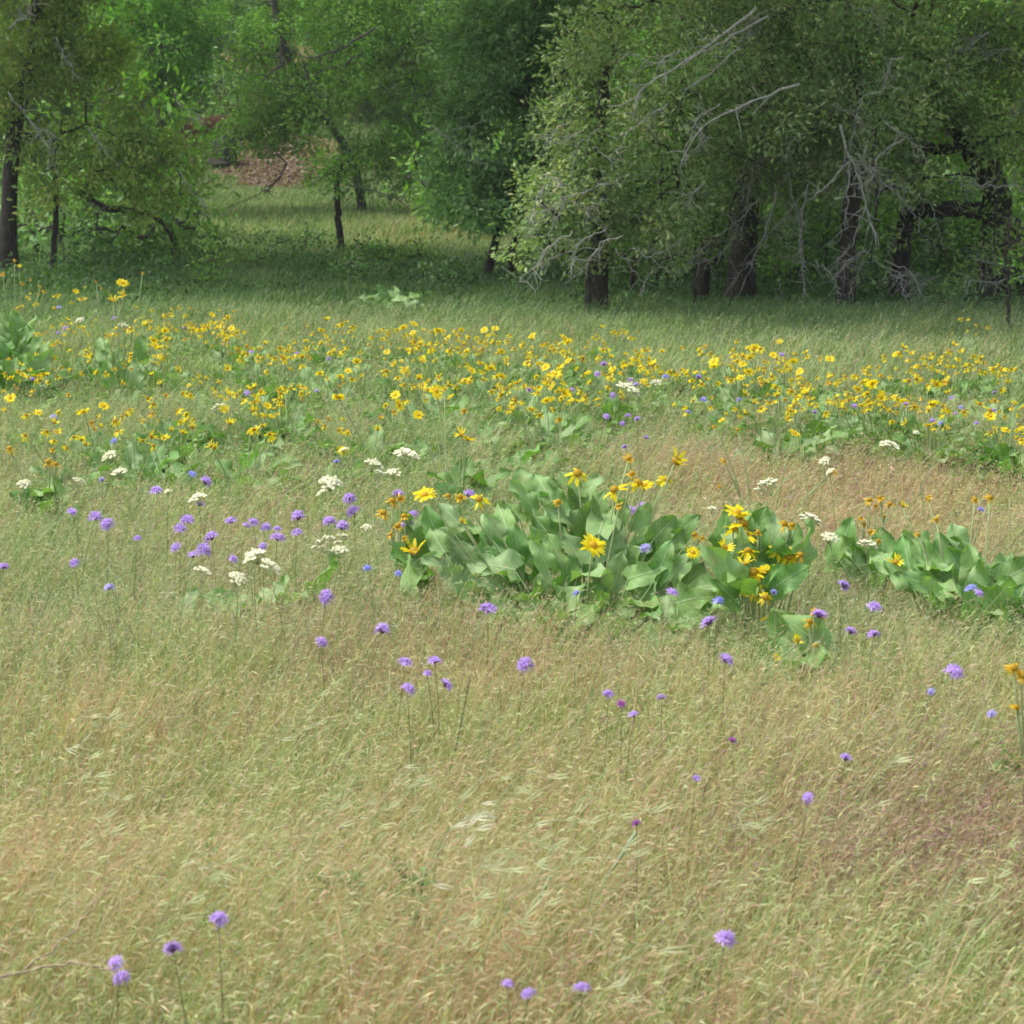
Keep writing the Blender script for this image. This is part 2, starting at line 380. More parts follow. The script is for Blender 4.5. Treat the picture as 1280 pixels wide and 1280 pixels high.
def big_leaf(mb, foot, start, d, n, L, W, seed, col):
    leaf_surface(mb, np.asarray(start), np.asarray(d, float), np.asarray(n, float), L, W, None, seed, col)
    foot = np.asarray(foot, float); start = np.asarray(start, float)
    midp = (foot + start) / 2 + np.array([0, 0, .02])
    tube(mb, curve_pts([foot, midp, start], 5), [.004, .0035, .003, .003, .0025], np.asarray(col) * .6 + np.array((.25, .33, .14)) * .4, 4)
LEAFC = [np.array(c) * np.array((.98, 1.08, .78)) for c in ((.155, .26, .085), (.19, .30, .115), (.12, .23, .06), (.22, .33, .15), (.14, .27, .09), (.25, .35, .19))]
YEL = np.array((.90, .75, .016)); ORG = np.array((.86, .55, .04)); DISC = np.array((.74, .49, .03)); STEMC = np.array((.34, .40, .19))
def daisy(mb, c, axis, R, seed, state='open'):
    """a flower head: ring of rays about a raised disc"""
    r = np.random.default_rng(seed); a = norm(axis)
    x = norm(np.cross(a, [0.2, 1, .3])); y = np.cross(a, x)
    n = r.integers(11, 15)
    for layer in range(2 if state == 'open' else 1):
        for k in range(n):
            th = 2 * PI * (k + .5 * layer) / n + r.normal(0, .09)
            if state != 'open' and r.random() < .3: continue
            if state == 'open' and r.random() < .07: continue
            e = x * math.cos(th) + y * math.sin(th); t = np.cross(a, e)
            lift = {'open': r.uniform(.0, .45) + .12 * layer, 'cup': r.uniform(.7, 1.2), 'wilt': r.uniform(-1.5, .3), 'droop': r.uniform(-1.3, .1)}[state]
            L = R * r.uniform(.8, 1.1) * (1 if state != 'wilt' else .75); w = R * (.24 if state in ('wilt', 'cup') else .30)
            d1 = norm(e + a * lift); d2 = norm(e + a * (lift - r.uniform(.1, .6)))
            p0 = c + e * R * .15; p1 = p0 + d1 * L * .5; p2 = p0 + d1 * L * .5 + d2 * L * .45
            tw = norm(t + a * r.normal(0, .35 if state != 'open' else .15))
            v = [p0 - tw * w * .25, p0 + tw * w * .25, p1 + tw * w * .55, p1 - tw * w * .55, p2 + tw * w * .22, p2 - tw * w * .22]
            col = (ORG if state == 'wilt' else YEL) * r.uniform(.86, 1.1)
            mb.add(v, [np.array([[0, 1, 2, 3], [3, 2, 4, 5]])], col)
def disc(mb, c, axis, R, col=DISC, seed=0):
    a = norm(axis); x = norm(np.cross(a, [0.2, 1, .3])); y = np.cross(a, x); k = 8
    th = np.arange(k) / k * 2 * PI; ring = lambda rr, h: c + rr * (np.cos(th)[:, None] * x + np.sin(th)[:, None] * y) + a * h
    v = np.concatenate([ring(R * .24, -.12 * R), ring(R * .36, .05 * R), ring(R * .28, .22 * R), ring(R * .1, .3 * R)])
    q = [[i * k + j, i * k + (j + 1) % k, (i + 1) * k + (j + 1) % k, (i + 1) * k + j] for i in range(3) for j in range(k)]
    mb.add(v, [np.array(q), np.arange(k)[::-1][None], (np.arange(k) + 3 * k)[None]], col)
def flower_head_obj(parent, c, axis, R, seed, state, origin):
    mb = MB(); daisy(mb, np.asarray(c, float), axis, R, seed, state)
    h = mb.build("flower_head", M['petal'], parent, origin)
    md = MB(); disc(md, np.asarray(c, float), axis, R, DISC if state == 'open' else DISC * .75)
    dd = md.build("flower_disc", M['petal'], h, origin, True)
    return h
def stem_obj(parent, foot, top, origin, r0=.0042, col=STEMC, bow=.03, seed=0, name="flower_stem"):
    rr = np.random.default_rng(seed); foot = np.asarray(foot, float); top = np.asarray(top, float)
    m = (foot + top) / 2 + np.array([rr.normal(0, bow), rr.normal(0, bow), .01]) + (foot - top) * [.12, .12, 0]
    mb = MB(); tube(mb, curve_pts([foot, m, top], 7), np.linspace(r0, r0 * .6, 7), col, 5)
    return mb.build(name, M['leaf'], parent, origin, True)

# ------------------------------------------------------------------ balsamroot: hand-placed clumps near the camera
def clump(name_label, foot_px, spread, leaves, heads, seed, group=None, cat='leafy plant', leafscale=1.0):
    """leaves: list of (px, py of the blade's middle, length m, depth offset); heads: (px, py, radius, state, depth offset)"""
    r = np.random.default_rng(seed); b = over(*foot_px, 0.0)
    root = thing("balsamroot_plant", b, name_label, cat, group); org = b
    for i, (lx, ly, L, dy) in enumerate(leaves):
        mid = at(lx, ly, b[1] + dy)
        f = b + np.array([(mid[0] - b[0]) * .35 + r.normal(0, .03), dy * .5 + r.normal(0, .03), 0]); f[2] = terr(f[0], f[1])
        out = mid - f
        zmin = terr(mid[0], mid[1]) + .06
        if mid[2] < zmin: mid[2] = zmin
        d = norm(np.array([out[0] * 1.1 + r.normal(0, .10), (dy * .4) + r.normal(-.04, .10), max(.10, out[2] * r.uniform(.25, 1.0))]))
        L = L * leafscale * r.uniform(.85, 1.15); start = mid - d * L * .5
        nrm = norm(np.array([r.normal(0, .5) , -.75 + r.normal(0, .35), .7 + r.normal(0, .35)]))
        if abs(np.dot(nrm, d)) > .9: nrm = norm(nrm + np.array([0, 0, .8]))
        mb = MB(); big_leaf(mb, f, start, d, nrm, L, L * r.uniform(.50, .76), int(seed * 1000 + i), LEAFC[r.integers(0, 6)] * r.uniform(.88, 1.15))
        mb.build("leaf", M['broad'], root, org, True)
    for i, (hx, hy, R, st, dy) in enumerate(heads):
        top = at(hx, hy, b[1] + dy)
        f = b + np.array([(top[0] - b[0]) * .3, dy * .5, 0]); f[2] = terr(f[0], f[1])
        ax = norm(np.array([r.normal(.1, .35), r.normal(-.45, .3), r.uniform(.45, 1)]))
        s = stem_obj(root, f, top - ax * R * .1, org, .0042, STEMC * r.uniform(.85, 1.15), .02, seed * 77 + i)
        flower_head_obj(root, top, ax, R, seed * 99 + i, st, org)
    KEEPOUT.append((b[0], b[1] + .12, spread, .2))
    return root

r = np.random.default_rng(5)
def fill(n, poly, L=(.2, .3), dy=(-.25, .35)):
    """leaf middles spread through an outline of the clump"""
    out = []; P = np.array(poly, float); x0, y0 = P.min(0); x1, y1 = P.max(0); tries = 0; got = []
    while len(out) < n and tries < 9000:
        tries += 1; x, y = r.uniform(x0, x1), r.uniform(y0, y1); ins = False; j = len(P) - 1
        for i in range(len(P)):
            if (P[i, 1] > y) != (P[j, 1] > y) and x < (P[j, 0] - P[i, 0]) * (y - P[i, 1]) / (P[j, 1] - P[i, 1]) + P[i, 0]: ins = not ins
            j = i
        if not ins: continue
        if any((x - a) ** 2 + (y - c) ** 2 < (15 if tries < 5000 else 9) ** 2 for a, c in got): continue
        f = (y1 - y) / max(1, y1 - y0); got.append((x, y))
        out.append((x, y, r.uniform(*L), dy[0] + (dy[1] - dy[0]) * f + r.normal(0, .04)))
    return out
o_, w_, c_, d_ = 'open', 'wilt', 'cup', 'droop'
clump("large bright green balsamroot clump with broad leaves in the middle of the meadow", (722, 838), .50,
      fill(98, [(625, 600), (700, 592), (745, 608), (790, 640), (850, 655), (880, 690), (905, 740), (890, 785), (800, 805), (700, 800), (620, 770), (570, 725), (530, 690), (525, 650), (560, 640), (610, 655)], (.10, .155), (-.22, .42)),
      [(722, 592, .046, d_, .3), (845, 577, .052, c_, .28), (833, 600, .034, d_, .28), (790, 592, .03, w_, .25), (797, 604, .046, d_, .22), (806, 607, .03, o_, .22),
       (768, 612, .042, d_, .2), (698, 627, .026, w_, .15), (741, 682, .042, o_, -.1), (531, 619, .036, o_, .1), (560, 620, .026, w_, .12), (575, 621, .028, w_, .12),
       (599, 624, .036, d_, .12), (577, 652, .018, c_, .0), (773, 632, .022, w_, .1), (786, 573, .024, w_, .35), (868, 668, .026, w_, .1), (866, 691, .024, o_, .05), (878, 672, .02, w_, .1)], 21)
clump("low balsamroot at the big clump's left edge with spiky yellow bloom and orange heads", (512, 815), .2,
      fill(9, [(505, 690), (515, 650), (535, 655), (540, 720), (510, 730)], (.11, .16), (-.1, .15)),
      [(518, 690, .052, c_, -.02), (490, 626, .034, w_, .1), (479, 641, .034, w_, .08), (505, 645, .03, w_, .08), (497, 657, .03, w_, .05), (500, 622, .026, w_, .1), (488, 668, .022, w_, .0), (505, 672, .02, w_, 0)], 22)
clump("balsamroot with long pale leaves and many drooping yellow heads right of the big clump", (938, 850), .2,
      fill(15, [(905, 660), (940, 650), (1005, 648), (1020, 690), (985, 725), (950, 740), (900, 750), (895, 720)], (.12, .18), (-.15, .25)),
      [(921, 641, .044, o_, .15), (929, 655, .050, d_, .13), (931, 668, .044, d_, .1), (917, 661, .036, d_, .12), (905, 685, .034, c_, .05), (935, 689, .042, d_, .05), (925, 648, .036, c_, .14),
       (930, 706, .036, c_, .0), (943, 715, .044, d_, 0), (955, 716, .038, c_, 0), (932, 727, .040, d_, 0), (941, 734, .042, d_, -.02), (957, 747, .030, d_, -.05), (967, 771, .044, d_, -.1), (975, 777, .036, d_, -.1), (948, 725, .034, c_, 0),
       (980, 655, .038, w_, .15), (973, 688, .038, d_, .1), (986, 696, .038, d_, .1), (1000, 694, .036, w_, .1), (985, 708, .030, d_, .08), (990, 656, .028, w_, .15), (948, 665, .02, w_, .1)], 23)
clump("small wilting balsamroot with orange heads low to the right of the drooping yellow ones", (1005, 905), .12,
      fill(5, [(985, 790), (1030, 790), (1025, 830), (990, 830)], (.13, .18), (-.05, .1)),
      [(1018, 764, .026, w_, .05), (1012, 777, .03, w_, .03), (1028, 770, .026, w_, .05), (996, 801, .022, c_, 0), (1001, 832, .02, w_, -.05), (970, 822, .016, c_, -.05), (1020, 806, .018, w_, 0)], 24)
clump("broad-leaved balsamroot clump at the right edge beside bare stems", (1225, 840), .4,
      fill(36, [(1105, 690), (1160, 680), (1215, 678), (1240, 700), (1290, 715), (1310, 770), (1270, 775), (1190, 760), (1160, 735), (1110, 715)], (.11, .17), (-.2, .3)),
      [(1120, 703, .032, c_, .1), (1148, 668, .022, w_, .2), (1170, 649, .024, w_, .25), (1160, 622, .024, w_, .35), (1128, 632, .022, c_, .35), (1238, 622, .026, w_, .2), (1219, 624, .02, w_, .2)], 25)
clump("flat bright green balsamroot leaves low in the grass left of the big clump", (300, 822), .22,
      [(236, 750, .12, .0), (285, 752, .14, -.02), (300, 758, .15, 0), (312, 752, .14, .03), (340, 742, .12, .08), (352, 745, .11, .1)], [], 26, leafscale=1.0)
clump("single upright blue-green balsamroot leaf pair below cream flower heads", (402, 825), .12,
      [(409, 712, .17, 0), (392, 746, .13, .03), (374, 742, .11, .05)], [], 27)
clump("balsamroot with dried orange heads in the red-brown grass at right", (1088, 780), .1,
      fill(8, [(1030, 690), (1060, 670), (1110, 690), (1100, 720)], (.13, .19), (-.05, .1)),
      [(1087, 625, .030, w_, .1), (1100, 622, .030, w_, .12), (1112, 630, .026, w_, .1), (1095, 632, .022, w_, .1), (1075, 648, .024, w_, .05), (1088, 664, .026, w_, .02), (1080, 655, .02, w_, .05), (1098, 676, .02, w_, 0), (1106, 645, .018, w_, .1)], 28)
clump("orange wilting balsamroot heads cut by the right edge of the meadow foreground", (1275, 1060), .12,
      [(1268, 945, .13, 0), (1285, 950, .15, .05), (1260, 965, .12, -.03)],
      [(1267, 835, .030, w_, .02), (1277, 845, .026, w_, .02), (1270, 884, .022, w_, 0)], 29)
clump("tall balsamroot stems with two big yellow heads near the flower band's centre", (575, 660), .12,
      fill(6, [(550, 590), (620, 590), (610, 625), (560, 630)], (.15, .2), (-.05, .1)),
      [(577, 543, .038, c_, .0), (585, 549, .040, o_, 0), (580, 513, .032, w_, .1), (498, 506, .034, o_, .2), (523, 519, .026, o_, .2), (545, 489, .034, o_, .4), (534, 488, .026, c_, .4), (556, 487, .024, c_, .4)], 30)
clump("cluster of orange balsamroot heads left of the first cream umbels", (68, 690), .12,
      fill(6, [(30, 610), (90, 610), (80, 650), (40, 650)], (.14, .2), (-.05, .1)),
      [(66, 562, .026, w_, .1), (60, 577, .034, w_, .05), (70, 580, .03, w_, .05), (12, 560, .03, w_, .1), (14, 568, .02, c_, .1)], 31)
clump("tall bare-stemmed balsamroot with three yellow heads above the left flower band", (150, 520), .15,
      fill(8, [(120, 430), (190, 430), (180, 470), (130, 470)], (.13, .19), (-.1, .2)),
      [(153, 354, .042, o_, 0), (142, 376, .046, c_, 0), (154, 369, .040, c_, 0), (178, 341, .02, w_, .1), (120, 352, .02, w_, .1), (170, 385, .024, c_, 0)], 32)
clump("tall slender balsamroot at the left edge with a head high on a straight stem", (22, 490), .15,
      fill(8, [(-5, 430), (50, 430), (50, 465), (0, 465)], (.13, .2), (-.1, .2)),
      [(18, 325, .026, w_, 0), (24, 334, .030, c_, 0), (27, 354, .036, w_, 0), (38, 349, .02, w_, 0), (55, 364, .030, w_, .1), (50, 358, .024, w_, .1), (3, 343, .03, w_, .1)], 33)
clump("lone balsamroot with slanting stem and pale yellow head above red-brown grass", (950, 665), .1,
      [(935, 640, .14, .02), (960, 645, .15, 0)], [(993, 542, .030, o_, .05), (905, 576, .026, w_, .0), (1042, 590, .024, w_, .1), (1036, 592, .018, w_, .1), (898, 607, .018, w_, 0), (893, 533, .018, w_, .05), (922, 537, .022, w_, .1)], 34)
clump("pale balsamroot leaves in the tree shade without any flowers", (490, 392), .3,
      fill(16, [(455, 372), (480, 363), (525, 370), (530, 388), (460, 388)], (.16, .24), (-.2, .3)), [], 35)
clump("bright glossy balsamroot leaves at the far left edge", (25, 520), .3,
      fill(26, [(-10, 400), (40, 405), (60, 440), (50, 470), (-10, 475)], (.15, .22), (-.3, .3)), [(20, 470, .03, w_, 0)], 36)

# ------------------------------------------------------------------ balsamroot band: a few plants built once and copied
def proto_plant(seed, nheads, nleaf, hh=.42):
    r = np.random.default_rng(seed)
    root = thing("balsamroot_plant", (0, 0, 0), "", "flowering plant", "balsamroot plants of the yellow flower band")
    mb = MB()
    for i in range(nleaf):
        az = r.uniform(0, 2 * PI); el = r.uniform(.35, 1.25); d = np.array([math.cos(az) * math.cos(el), math.sin(az) * math.cos(el), math.sin(el)])
        f = np.array([math.cos(az) * .05, math.sin(az) * .05, -.01]); st = f + d * r.uniform(.06, .17); L = r.uniform(.12, .21)
        d2 = norm(d + [0, 0, -.25]); n = norm(np.array([-math.cos(az) * math.sin(el), -math.sin(az) * math.sin(el) - .5, math.cos(el) + .4]))
        big_leaf(mb, f, st, d2, n, L, L * r.uniform(.5, .7), seed * 100 + i, LEAFC[r.integers(0, 6)] * r.uniform(.85, 1.1))
    mb.build("foliage", M['broad'], root, (0, 0, 0), True)
    for i in range(nheads):
        az = r.uniform(0, 2 * PI); rr = r.uniform(.05, .28); top = np.array([rr * math.cos(az), rr * math.sin(az), hh * r.uniform(.72, 1.12)])
        ax = norm(np.array([r.normal(.1, .4), r.normal(-.35, .4), .7])); st = r.choice([o_, c_, d_, c_, d_, c_, w_]); R = r.uniform(.023, .037)
        stem_obj(root, np.array([math.cos(az) * .03, math.sin(az) * .03, 0]), top, (0, 0, 0), .0035, STEMC * r.uniform(.8, 1.1), .02, seed * 7 + i)
        flower_head_obj(root, top, ax, R, seed * 9 + i, st, (0, 0, 0))
    root['n'] = nheads
    return root
protos = [proto_plant(201, 7, 22), proto_plant(202, 5, 18), proto_plant(203, 8, 24), proto_plant(204, 4, 18), proto_plant(205, 6, 20, .36),
          proto_plant(206, 3, 18, .34), proto_plant(207, 9, 20, .46), proto_plant(208, 5, 16, .38)]
leafers = [proto_plant(211, 0, 22), proto_plant(212, 0, 16)]
BLOBS = [  # centre and reach of each drift in the photograph, how many plants stand in it
    (60, 402, 55, 18, 4), (195, 398, 20, 8, 4), (245, 402, 40, 12, 8), (275, 420, 26, 12, 3), (130, 425, 30, 16, 3), (205, 448, 25, 14, 3), (300, 470, 20, 8, 3), (330, 488, 34, 12, 6),
    (205, 492, 22, 10, 2), (105, 500, 30, 14, 2), (370, 432, 40, 16, 4), (415, 415, 30, 12, 4), (185, 520, 30, 8, 2), (400, 525, 25, 10, 1), (500, 412, 40, 10, 4), (560, 425, 45, 14, 6),
    (630, 440, 50, 16, 8), (690, 450, 40, 16, 6), (560, 465, 40, 12, 4), (645, 480, 45, 12, 5), (700, 505, 30, 10, 3), (770, 432, 40, 10, 4), (790, 462, 35, 12, 3), (740, 480, 40, 10, 2),
    (885, 436, 30, 10, 3), (935, 456, 34, 10, 5), (990, 448, 40, 14, 5), (1010, 482, 50, 14, 6), (1072, 482, 30, 14, 6), (990, 512, 24, 6, 2), (1122, 450, 24, 14, 4),
    (1115, 498, 30, 10, 3), (1170, 512, 25, 8, 2), (1250, 508, 34, 10, 5), (1215, 440, 28, 8, 2), (1265, 458, 15, 8, 2), (1195, 400, 20, 5, 2), (850, 470, 25, 8, 1), (445, 455, 25, 12, 2), (25, 455, 22, 14, 2),
    (790, 412, 30, 6, 2), (720, 418, 30, 8, 2)]
BLOBS += [(60, 375, 60, 14, 4), (120, 430, 110, 40, 11), (290, 435, 110, 40, 9), (460, 440, 80, 30, 4), (620, 460, 110, 40, 6), (760, 450, 80, 40, 3), (950, 470, 110, 35, 4), (1120, 475, 90, 35, 4), (1240, 480, 50, 35, 3), (480, 510, 60, 15, 2), (60, 520, 60, 30, 2), (230, 520, 90, 25, 3)]
rb = np.random.default_rng(77); placed = []
def place_proto(p, pos, used):
    o = p if p.name not in used else dup_tree(p)
    used.add(p.name); o.location = tuple(pos); o.rotation_euler = (0, 0, rb.uniform(0, 6.28)); s = rb.uniform(.74, 1.08); o.scale = (s, s, s)
    return o
used = set()
for bx, by, rx, ry, n in BLOBS:
    for k in range(n):
        x = bx + rb.uniform(-1, 1) * rx; y = by + rb.uniform(-1, 1) * ry
        P = over(x, y, .37); P[2] = terr(P[0], P[1]) - .01
        p = protos[rb.integers(0, 8)]; o = place_proto(p, P, used); placed.append((o, P, y, x, p['n']))
        KEEPOUT.append((P[0], P[1], .16, .5))
rows = [("back row", -1e9, 17.2), ("upper middle row", 0, 0), ("lower middle row", 0, 0), ("front row", 0, 0)]
placed.sort(key=lambda q: -q[1][1]); q4 = [placed[int(len(placed) * a):int(len(placed) * b)] for a, b in ((0, .25), (.25, .5), (.5, .75), (.75, 1))]
MARK = [(60, "the left edge"), (200, "the left oak"), (330, "the fallen log"), (470, "the clearing"), (600, "the leaning oak"), (740, "the twin-trunked oak"),
        (870, "the half-hidden trunk"), (950, "the thickest trunk"), (1060, "the slim trunk"), (1160, "the low limb"), (1235, "the great oak")]
for rowname, L in zip(("back", "second", "third", "front"), q4):
    L.sort(key=lambda q: q[3]); L0 = {}
    for q in L:
        mk = min(MARK, key=lambda m: abs(m[0] - q[3]))[1]; L0.setdefault(mk, []).append(q)
    for mk, S in L0.items():
        for i, q in enumerate(S):
            pos = "only one" if len(S) == 1 else ORD[i + 1] + " from left"
            q[0]['label'] = f"{NUM[q[4]]}-headed yellow balsamroot, {pos}, {rowname} band row below {mk}"
LEAFS = [(170, 500, "wide balsamroot foliage without flowers below the left drift of yellow heads"), (230, 560, "blue-green balsamroot foliage left of the cream umbels' stems"),
         (300, 575, "balsamroot foliage mound above the violet flower row, right half"), (335, 560, "balsamroot foliage mound with upright leaves beside the lone yellow bud"),
         (120, 535, "balsamroot foliage beneath the leftmost pale blue flower"), (262, 600, "low balsamroot foliage just above the blue flower at left"), (640, 570, "balsamroot foliage rising behind the big clump's top left"),
         (700, 555, "balsamroot foliage with stems behind the big clump's top right"), (880, 500, "dark balsamroot foliage under the middle-right yellow heads"), (905, 520, "balsamroot foliage at the edge of the red-brown grass"),
         (1265, 575, "balsamroot foliage at the right edge above the red-brown grass"), (1235, 445, "shaded balsamroot foliage before the great oak"), (600, 545, "balsamroot foliage near the paired yellow heads"),
         (450, 470, "balsamroot foliage at the thin middle of the flower band"), (1020, 525, "balsamroot foliage under the dense right drift"), (60, 545, "sparse balsamroot foliage at left in grey-green grass"),
         (330, 530, "balsamroot foliage under the dense orange and yellow heads at left"), (1150, 480, "shaded balsamroot foliage between the two right drifts")]
LEAFS += [(x_, y_, f"extra balsamroot foliage patch, {ORD[i_ + 1]} from left among the band's leaf mounds") for i_, (x_, y_) in enumerate(
    [(90, 470), (140, 500), (200, 530), (250, 500), (285, 550), (360, 510), (420, 560), (470, 500), (520, 560), (575, 500), (660, 540), (745, 530), (790, 500), (840, 510), (940, 500), (985, 490), (1060, 510), (1095, 480), (1180, 490), (1290, 530), (40, 500), (100, 560), (165, 585), (310, 520)])]
usedl = set()
for k, (x, y, lab) in enumerate(LEAFS):
    P = over(x, y, .15); P[2] = terr(P[0], P[1]) - .01; o = place_proto(leafers[k % 2], P, usedl); o['label'] = lab; o['category'] = 'leafy plant'
    o['group'] = "balsamroot foliage without flowers"
    KEEPOUT.append((P[0], P[1], .2, .6))

# ------------------------------------------------------------------ violet and blue wildflowers
def violet_mesh(seed, R, n, col):
    r = np.random.default_rng(seed); mb = MB()
    for k in range(n):
        az = 2 * PI * k / n * 2.4 + r.normal(0, .3); el = math.radians(r.uniform(5, 75)) if k else 1.5
        d = np.array([math.cos(az) * math.cos(el), math.sin(az) * math.cos(el), math.sin(el) * .8 + .12]); d = norm(d)
        c0 = d * R * .25; c1 = d * R * .62; x = norm(np.cross(d, [.3, .2, 1])); y = np.cross(d, x)
        cc = col * r.uniform(.8, 1.25)
        tube(mb, [c0, c1], [R * .07, R * .12], cc * .8, 5)
        for j in range(6):
            th = j * PI / 3 + r.uniform(0, .3); e = x * math.cos(th) + y * math.sin(th); t = np.cross(d, e)
            rr_ = r.uniform(.75, 1.3); p1 = c1 + e * R * .30 * rr_ + d * R * .14; p2 = c1 + e * R * .66 * rr_ + d * R * r.uniform(.1, .4)
            w = R * .10
            mb.add([c1 - t * w * .5, c1 + t * w * .5, p1 + t * w, p1 - t * w, p2], [np.array([[0, 1, 2, 3]]), np.array([[3, 2, 4]])], cc * (1.0 if j % 2 else 1.15))
    return mb
VIO = np.array((.54, .38, .77)); BLU = np.array((.38, .40, .82)); MAG = np.array((.36, .12, .38)); PALEB = np.array((.52, .48, .85))
vm = {}
for nm, c, nn in (('v', VIO, 3), ('b', BLU, 2), ('m', MAG, 1), ('p', PALEB, 1)):
    vm[nm] = [violet_mesh(300 + ord(nm) + i, 1.0, 11 + 2 * i, c).mesh("flower_cluster", M['petal'], smooth=False) for i in range(nn)]
def bract():
    mb = MB(); disc(mb, np.array([0, 0, -.02]), [0, 0, 1], .9, np.array((.16, .07, .17))); return mb.mesh("bract", M['leaf'])
bract_me = bract()
# (px, py, width px in the photograph, kind)
VF = [(273, 1152, 27, 'v'), (216, 1188, 26, 'v'), (147, 1205, 22, 'v'), (152, 1224, 22, 'v'), (905, 1178, 29, 'v'), (727, 1237, 24, 'v'), (634, 1233, 14, 'v'), (661, 1243, 12, 'v'),
      (1010, 998, 16, 'v'), (1057, 950, 17, 'v'), (870, 975, 10, 'v'), (915, 927, 11, 'm'), (796, 1031, 14, 'm'), (1192, 842, 25, 'v'), (1165, 865, 12, 'p'), (1240, 893, 12, 'p'),
      (657, 833, 24, 'v'), (543, 828, 18, 'v'), (534, 844, 14, 'v'), (506, 830, 20, 'v'), (509, 863, 18, 'v'), (556, 857, 18, 'v'), (401, 804, 15, 'v'), (478, 790, 22, 'v'), (408, 748, 21, 'v'),
      (610, 764, 26, 'v'), (760, 870, 15, 'v'), (777, 881, 14, 'm'), (792, 895, 15, 'v'), (827, 873, 13, 'v'), (906, 826, 20, 'v'), (887, 780, 24, 'v'), (840, 742, 17, 'v'), (721, 743, 12, 'b'),
      (1092, 795, 18, 'v'), (1063, 791, 19, 'v'), (1092, 761, 19, 'v'), (1054, 733, 16, 'v'), (1024, 771, 20, 'v'), (897, 753, 15, 'b'), (967, 741, 9, 'b'), (917, 671, 21, 'v'), (613, 680, 18, 'v'),
      (629, 652, 14, 'v'), (787, 640, 21, 'v'), (803, 636, 16, 'v'), (1214, 737, 16, 'b'), (1222, 743, 13, 'v'), (1225, 638, 11, 'b'), (5, 710, 14, 'v'), (94, 705, 15, 'v'), (137, 736, 14, 'p'),
      (90, 642, 15, 'v'), (119, 648, 19, 'v'), (135, 657, 17, 'v'), (172, 674, 12, 'v'), (196, 616, 17, 'v'), (256, 604, 19, 'v'), (240, 594, 11, 'b'), (143, 552, 9, 'b'), (67, 523, 10, 'p'),
      (128, 600, 8, 'p'), (250, 632, 14, 'v'), (234, 652, 17, 'v'), (225, 664, 17, 'v'), (221, 685, 17, 'v'), (265, 673, 21, 'v'), (254, 689, 22, 'v'), (241, 696, 15, 'v'), (289, 653, 16, 'v'),
      (308, 658, 11, 'v'), (316, 654, 15, 'v'), (332, 660, 13, 'v'), (347, 674, 19, 'v'), (347, 662, 10, 'v'), (373, 648, 19, 'v'), (371, 668, 16, 'v'), (329, 684, 13, 'v'), (291, 700, 12, 'v'),
      (437, 625, 20, 'v'), (443, 641, 20, 'v'), (412, 653, 18, 'v'), (428, 661, 19, 'v'), (516, 644, 15, 'v'), (509, 657, 17, 'v'), (497, 618, 16, 'v'), (586, 620, 15, 'v'), (459, 712, 11, 'b'),
      (421, 578, 9, 'b'), (807, 686, 14, 'p'), (498, 718, 9, 'b'),
      (758, 521, 9, 'v'), (785, 520, 8, 'v'), (797, 525, 8, 'v'), (778, 530, 7, 'v'), (807, 548, 8, 'v'), (781, 559, 8, 'v'), (766, 495, 8, 'v'), (755, 456, 9, 'v'), (747, 469, 9, 'v'), (788, 476, 8, 'v'),
      (795, 482, 8, 'v'), (715, 488, 7, 'v'), (690, 466, 7, 'v'), (873, 472, 8, 'v'), (880, 500, 8, 'b'), (860, 516, 7, 'b'), (924, 501, 7, 'b'), (832, 472, 8, 'b'), (1018, 516, 7, 'v'), (1132, 506, 7, 'v'),
      (1165, 527, 8, 'v'), (1176, 530, 7, 'b'), (1195, 518, 7, 'v'), (1221, 530, 7, 'v'), (1242, 514, 7, 'v'), (1068, 508, 7, 'v'), (977, 444, 7, 'v'), (82, 411, 9, 'v'), (74, 385, 9, 'p'),
      (143, 398, 6, 'v'), (231, 411, 7, 'v'), (314, 441, 7, 'v'), (309, 492, 8, 'v'), (411, 449, 7, 'v'), (41, 475, 7, 'v'), (396, 490, 6, 'v'), (73, 417, 6, 'v'), (1190, 498, 7, 'v'), (1243, 491, 6, 'v'),
      (661, 488, 7, 'v'), (1201, 510, 7, 'p'), (371, 443, 6, 'v')]
ZONES = [("in the lowest foreground grass", 1100, 2000), ("in the open tan grass of the foreground", 890, 1100), ("in grass in front of the big leafy clump", 800, 890),
         ("level with the big clump's base", 728, 800), ("in the crowd below the cream umbels", 668, 728), ("level with the orange wilted heads", 630, 668), ("just above the crowd of violet heads", 535, 630),
         ("at the flower band's front edge", 500, 535), ("in the lower flower band", 470, 500), ("in the far flower band", 0, 470)]
CN = {'v': 'violet', 'b': 'blue', 'm': 'magenta', 'p': 'pale lilac'}
zc = {}; rv = np.random.default_rng(8)
order = sorted(VF, key=lambda q: q[0])
for hx, hy, wpx, kd in order:
    z = next(zz for zz in ZONES if zz[1] <= hy < zz[2])[0]
    zc.setdefault((z, kd), []).append((hx, hy, wpx, kd))
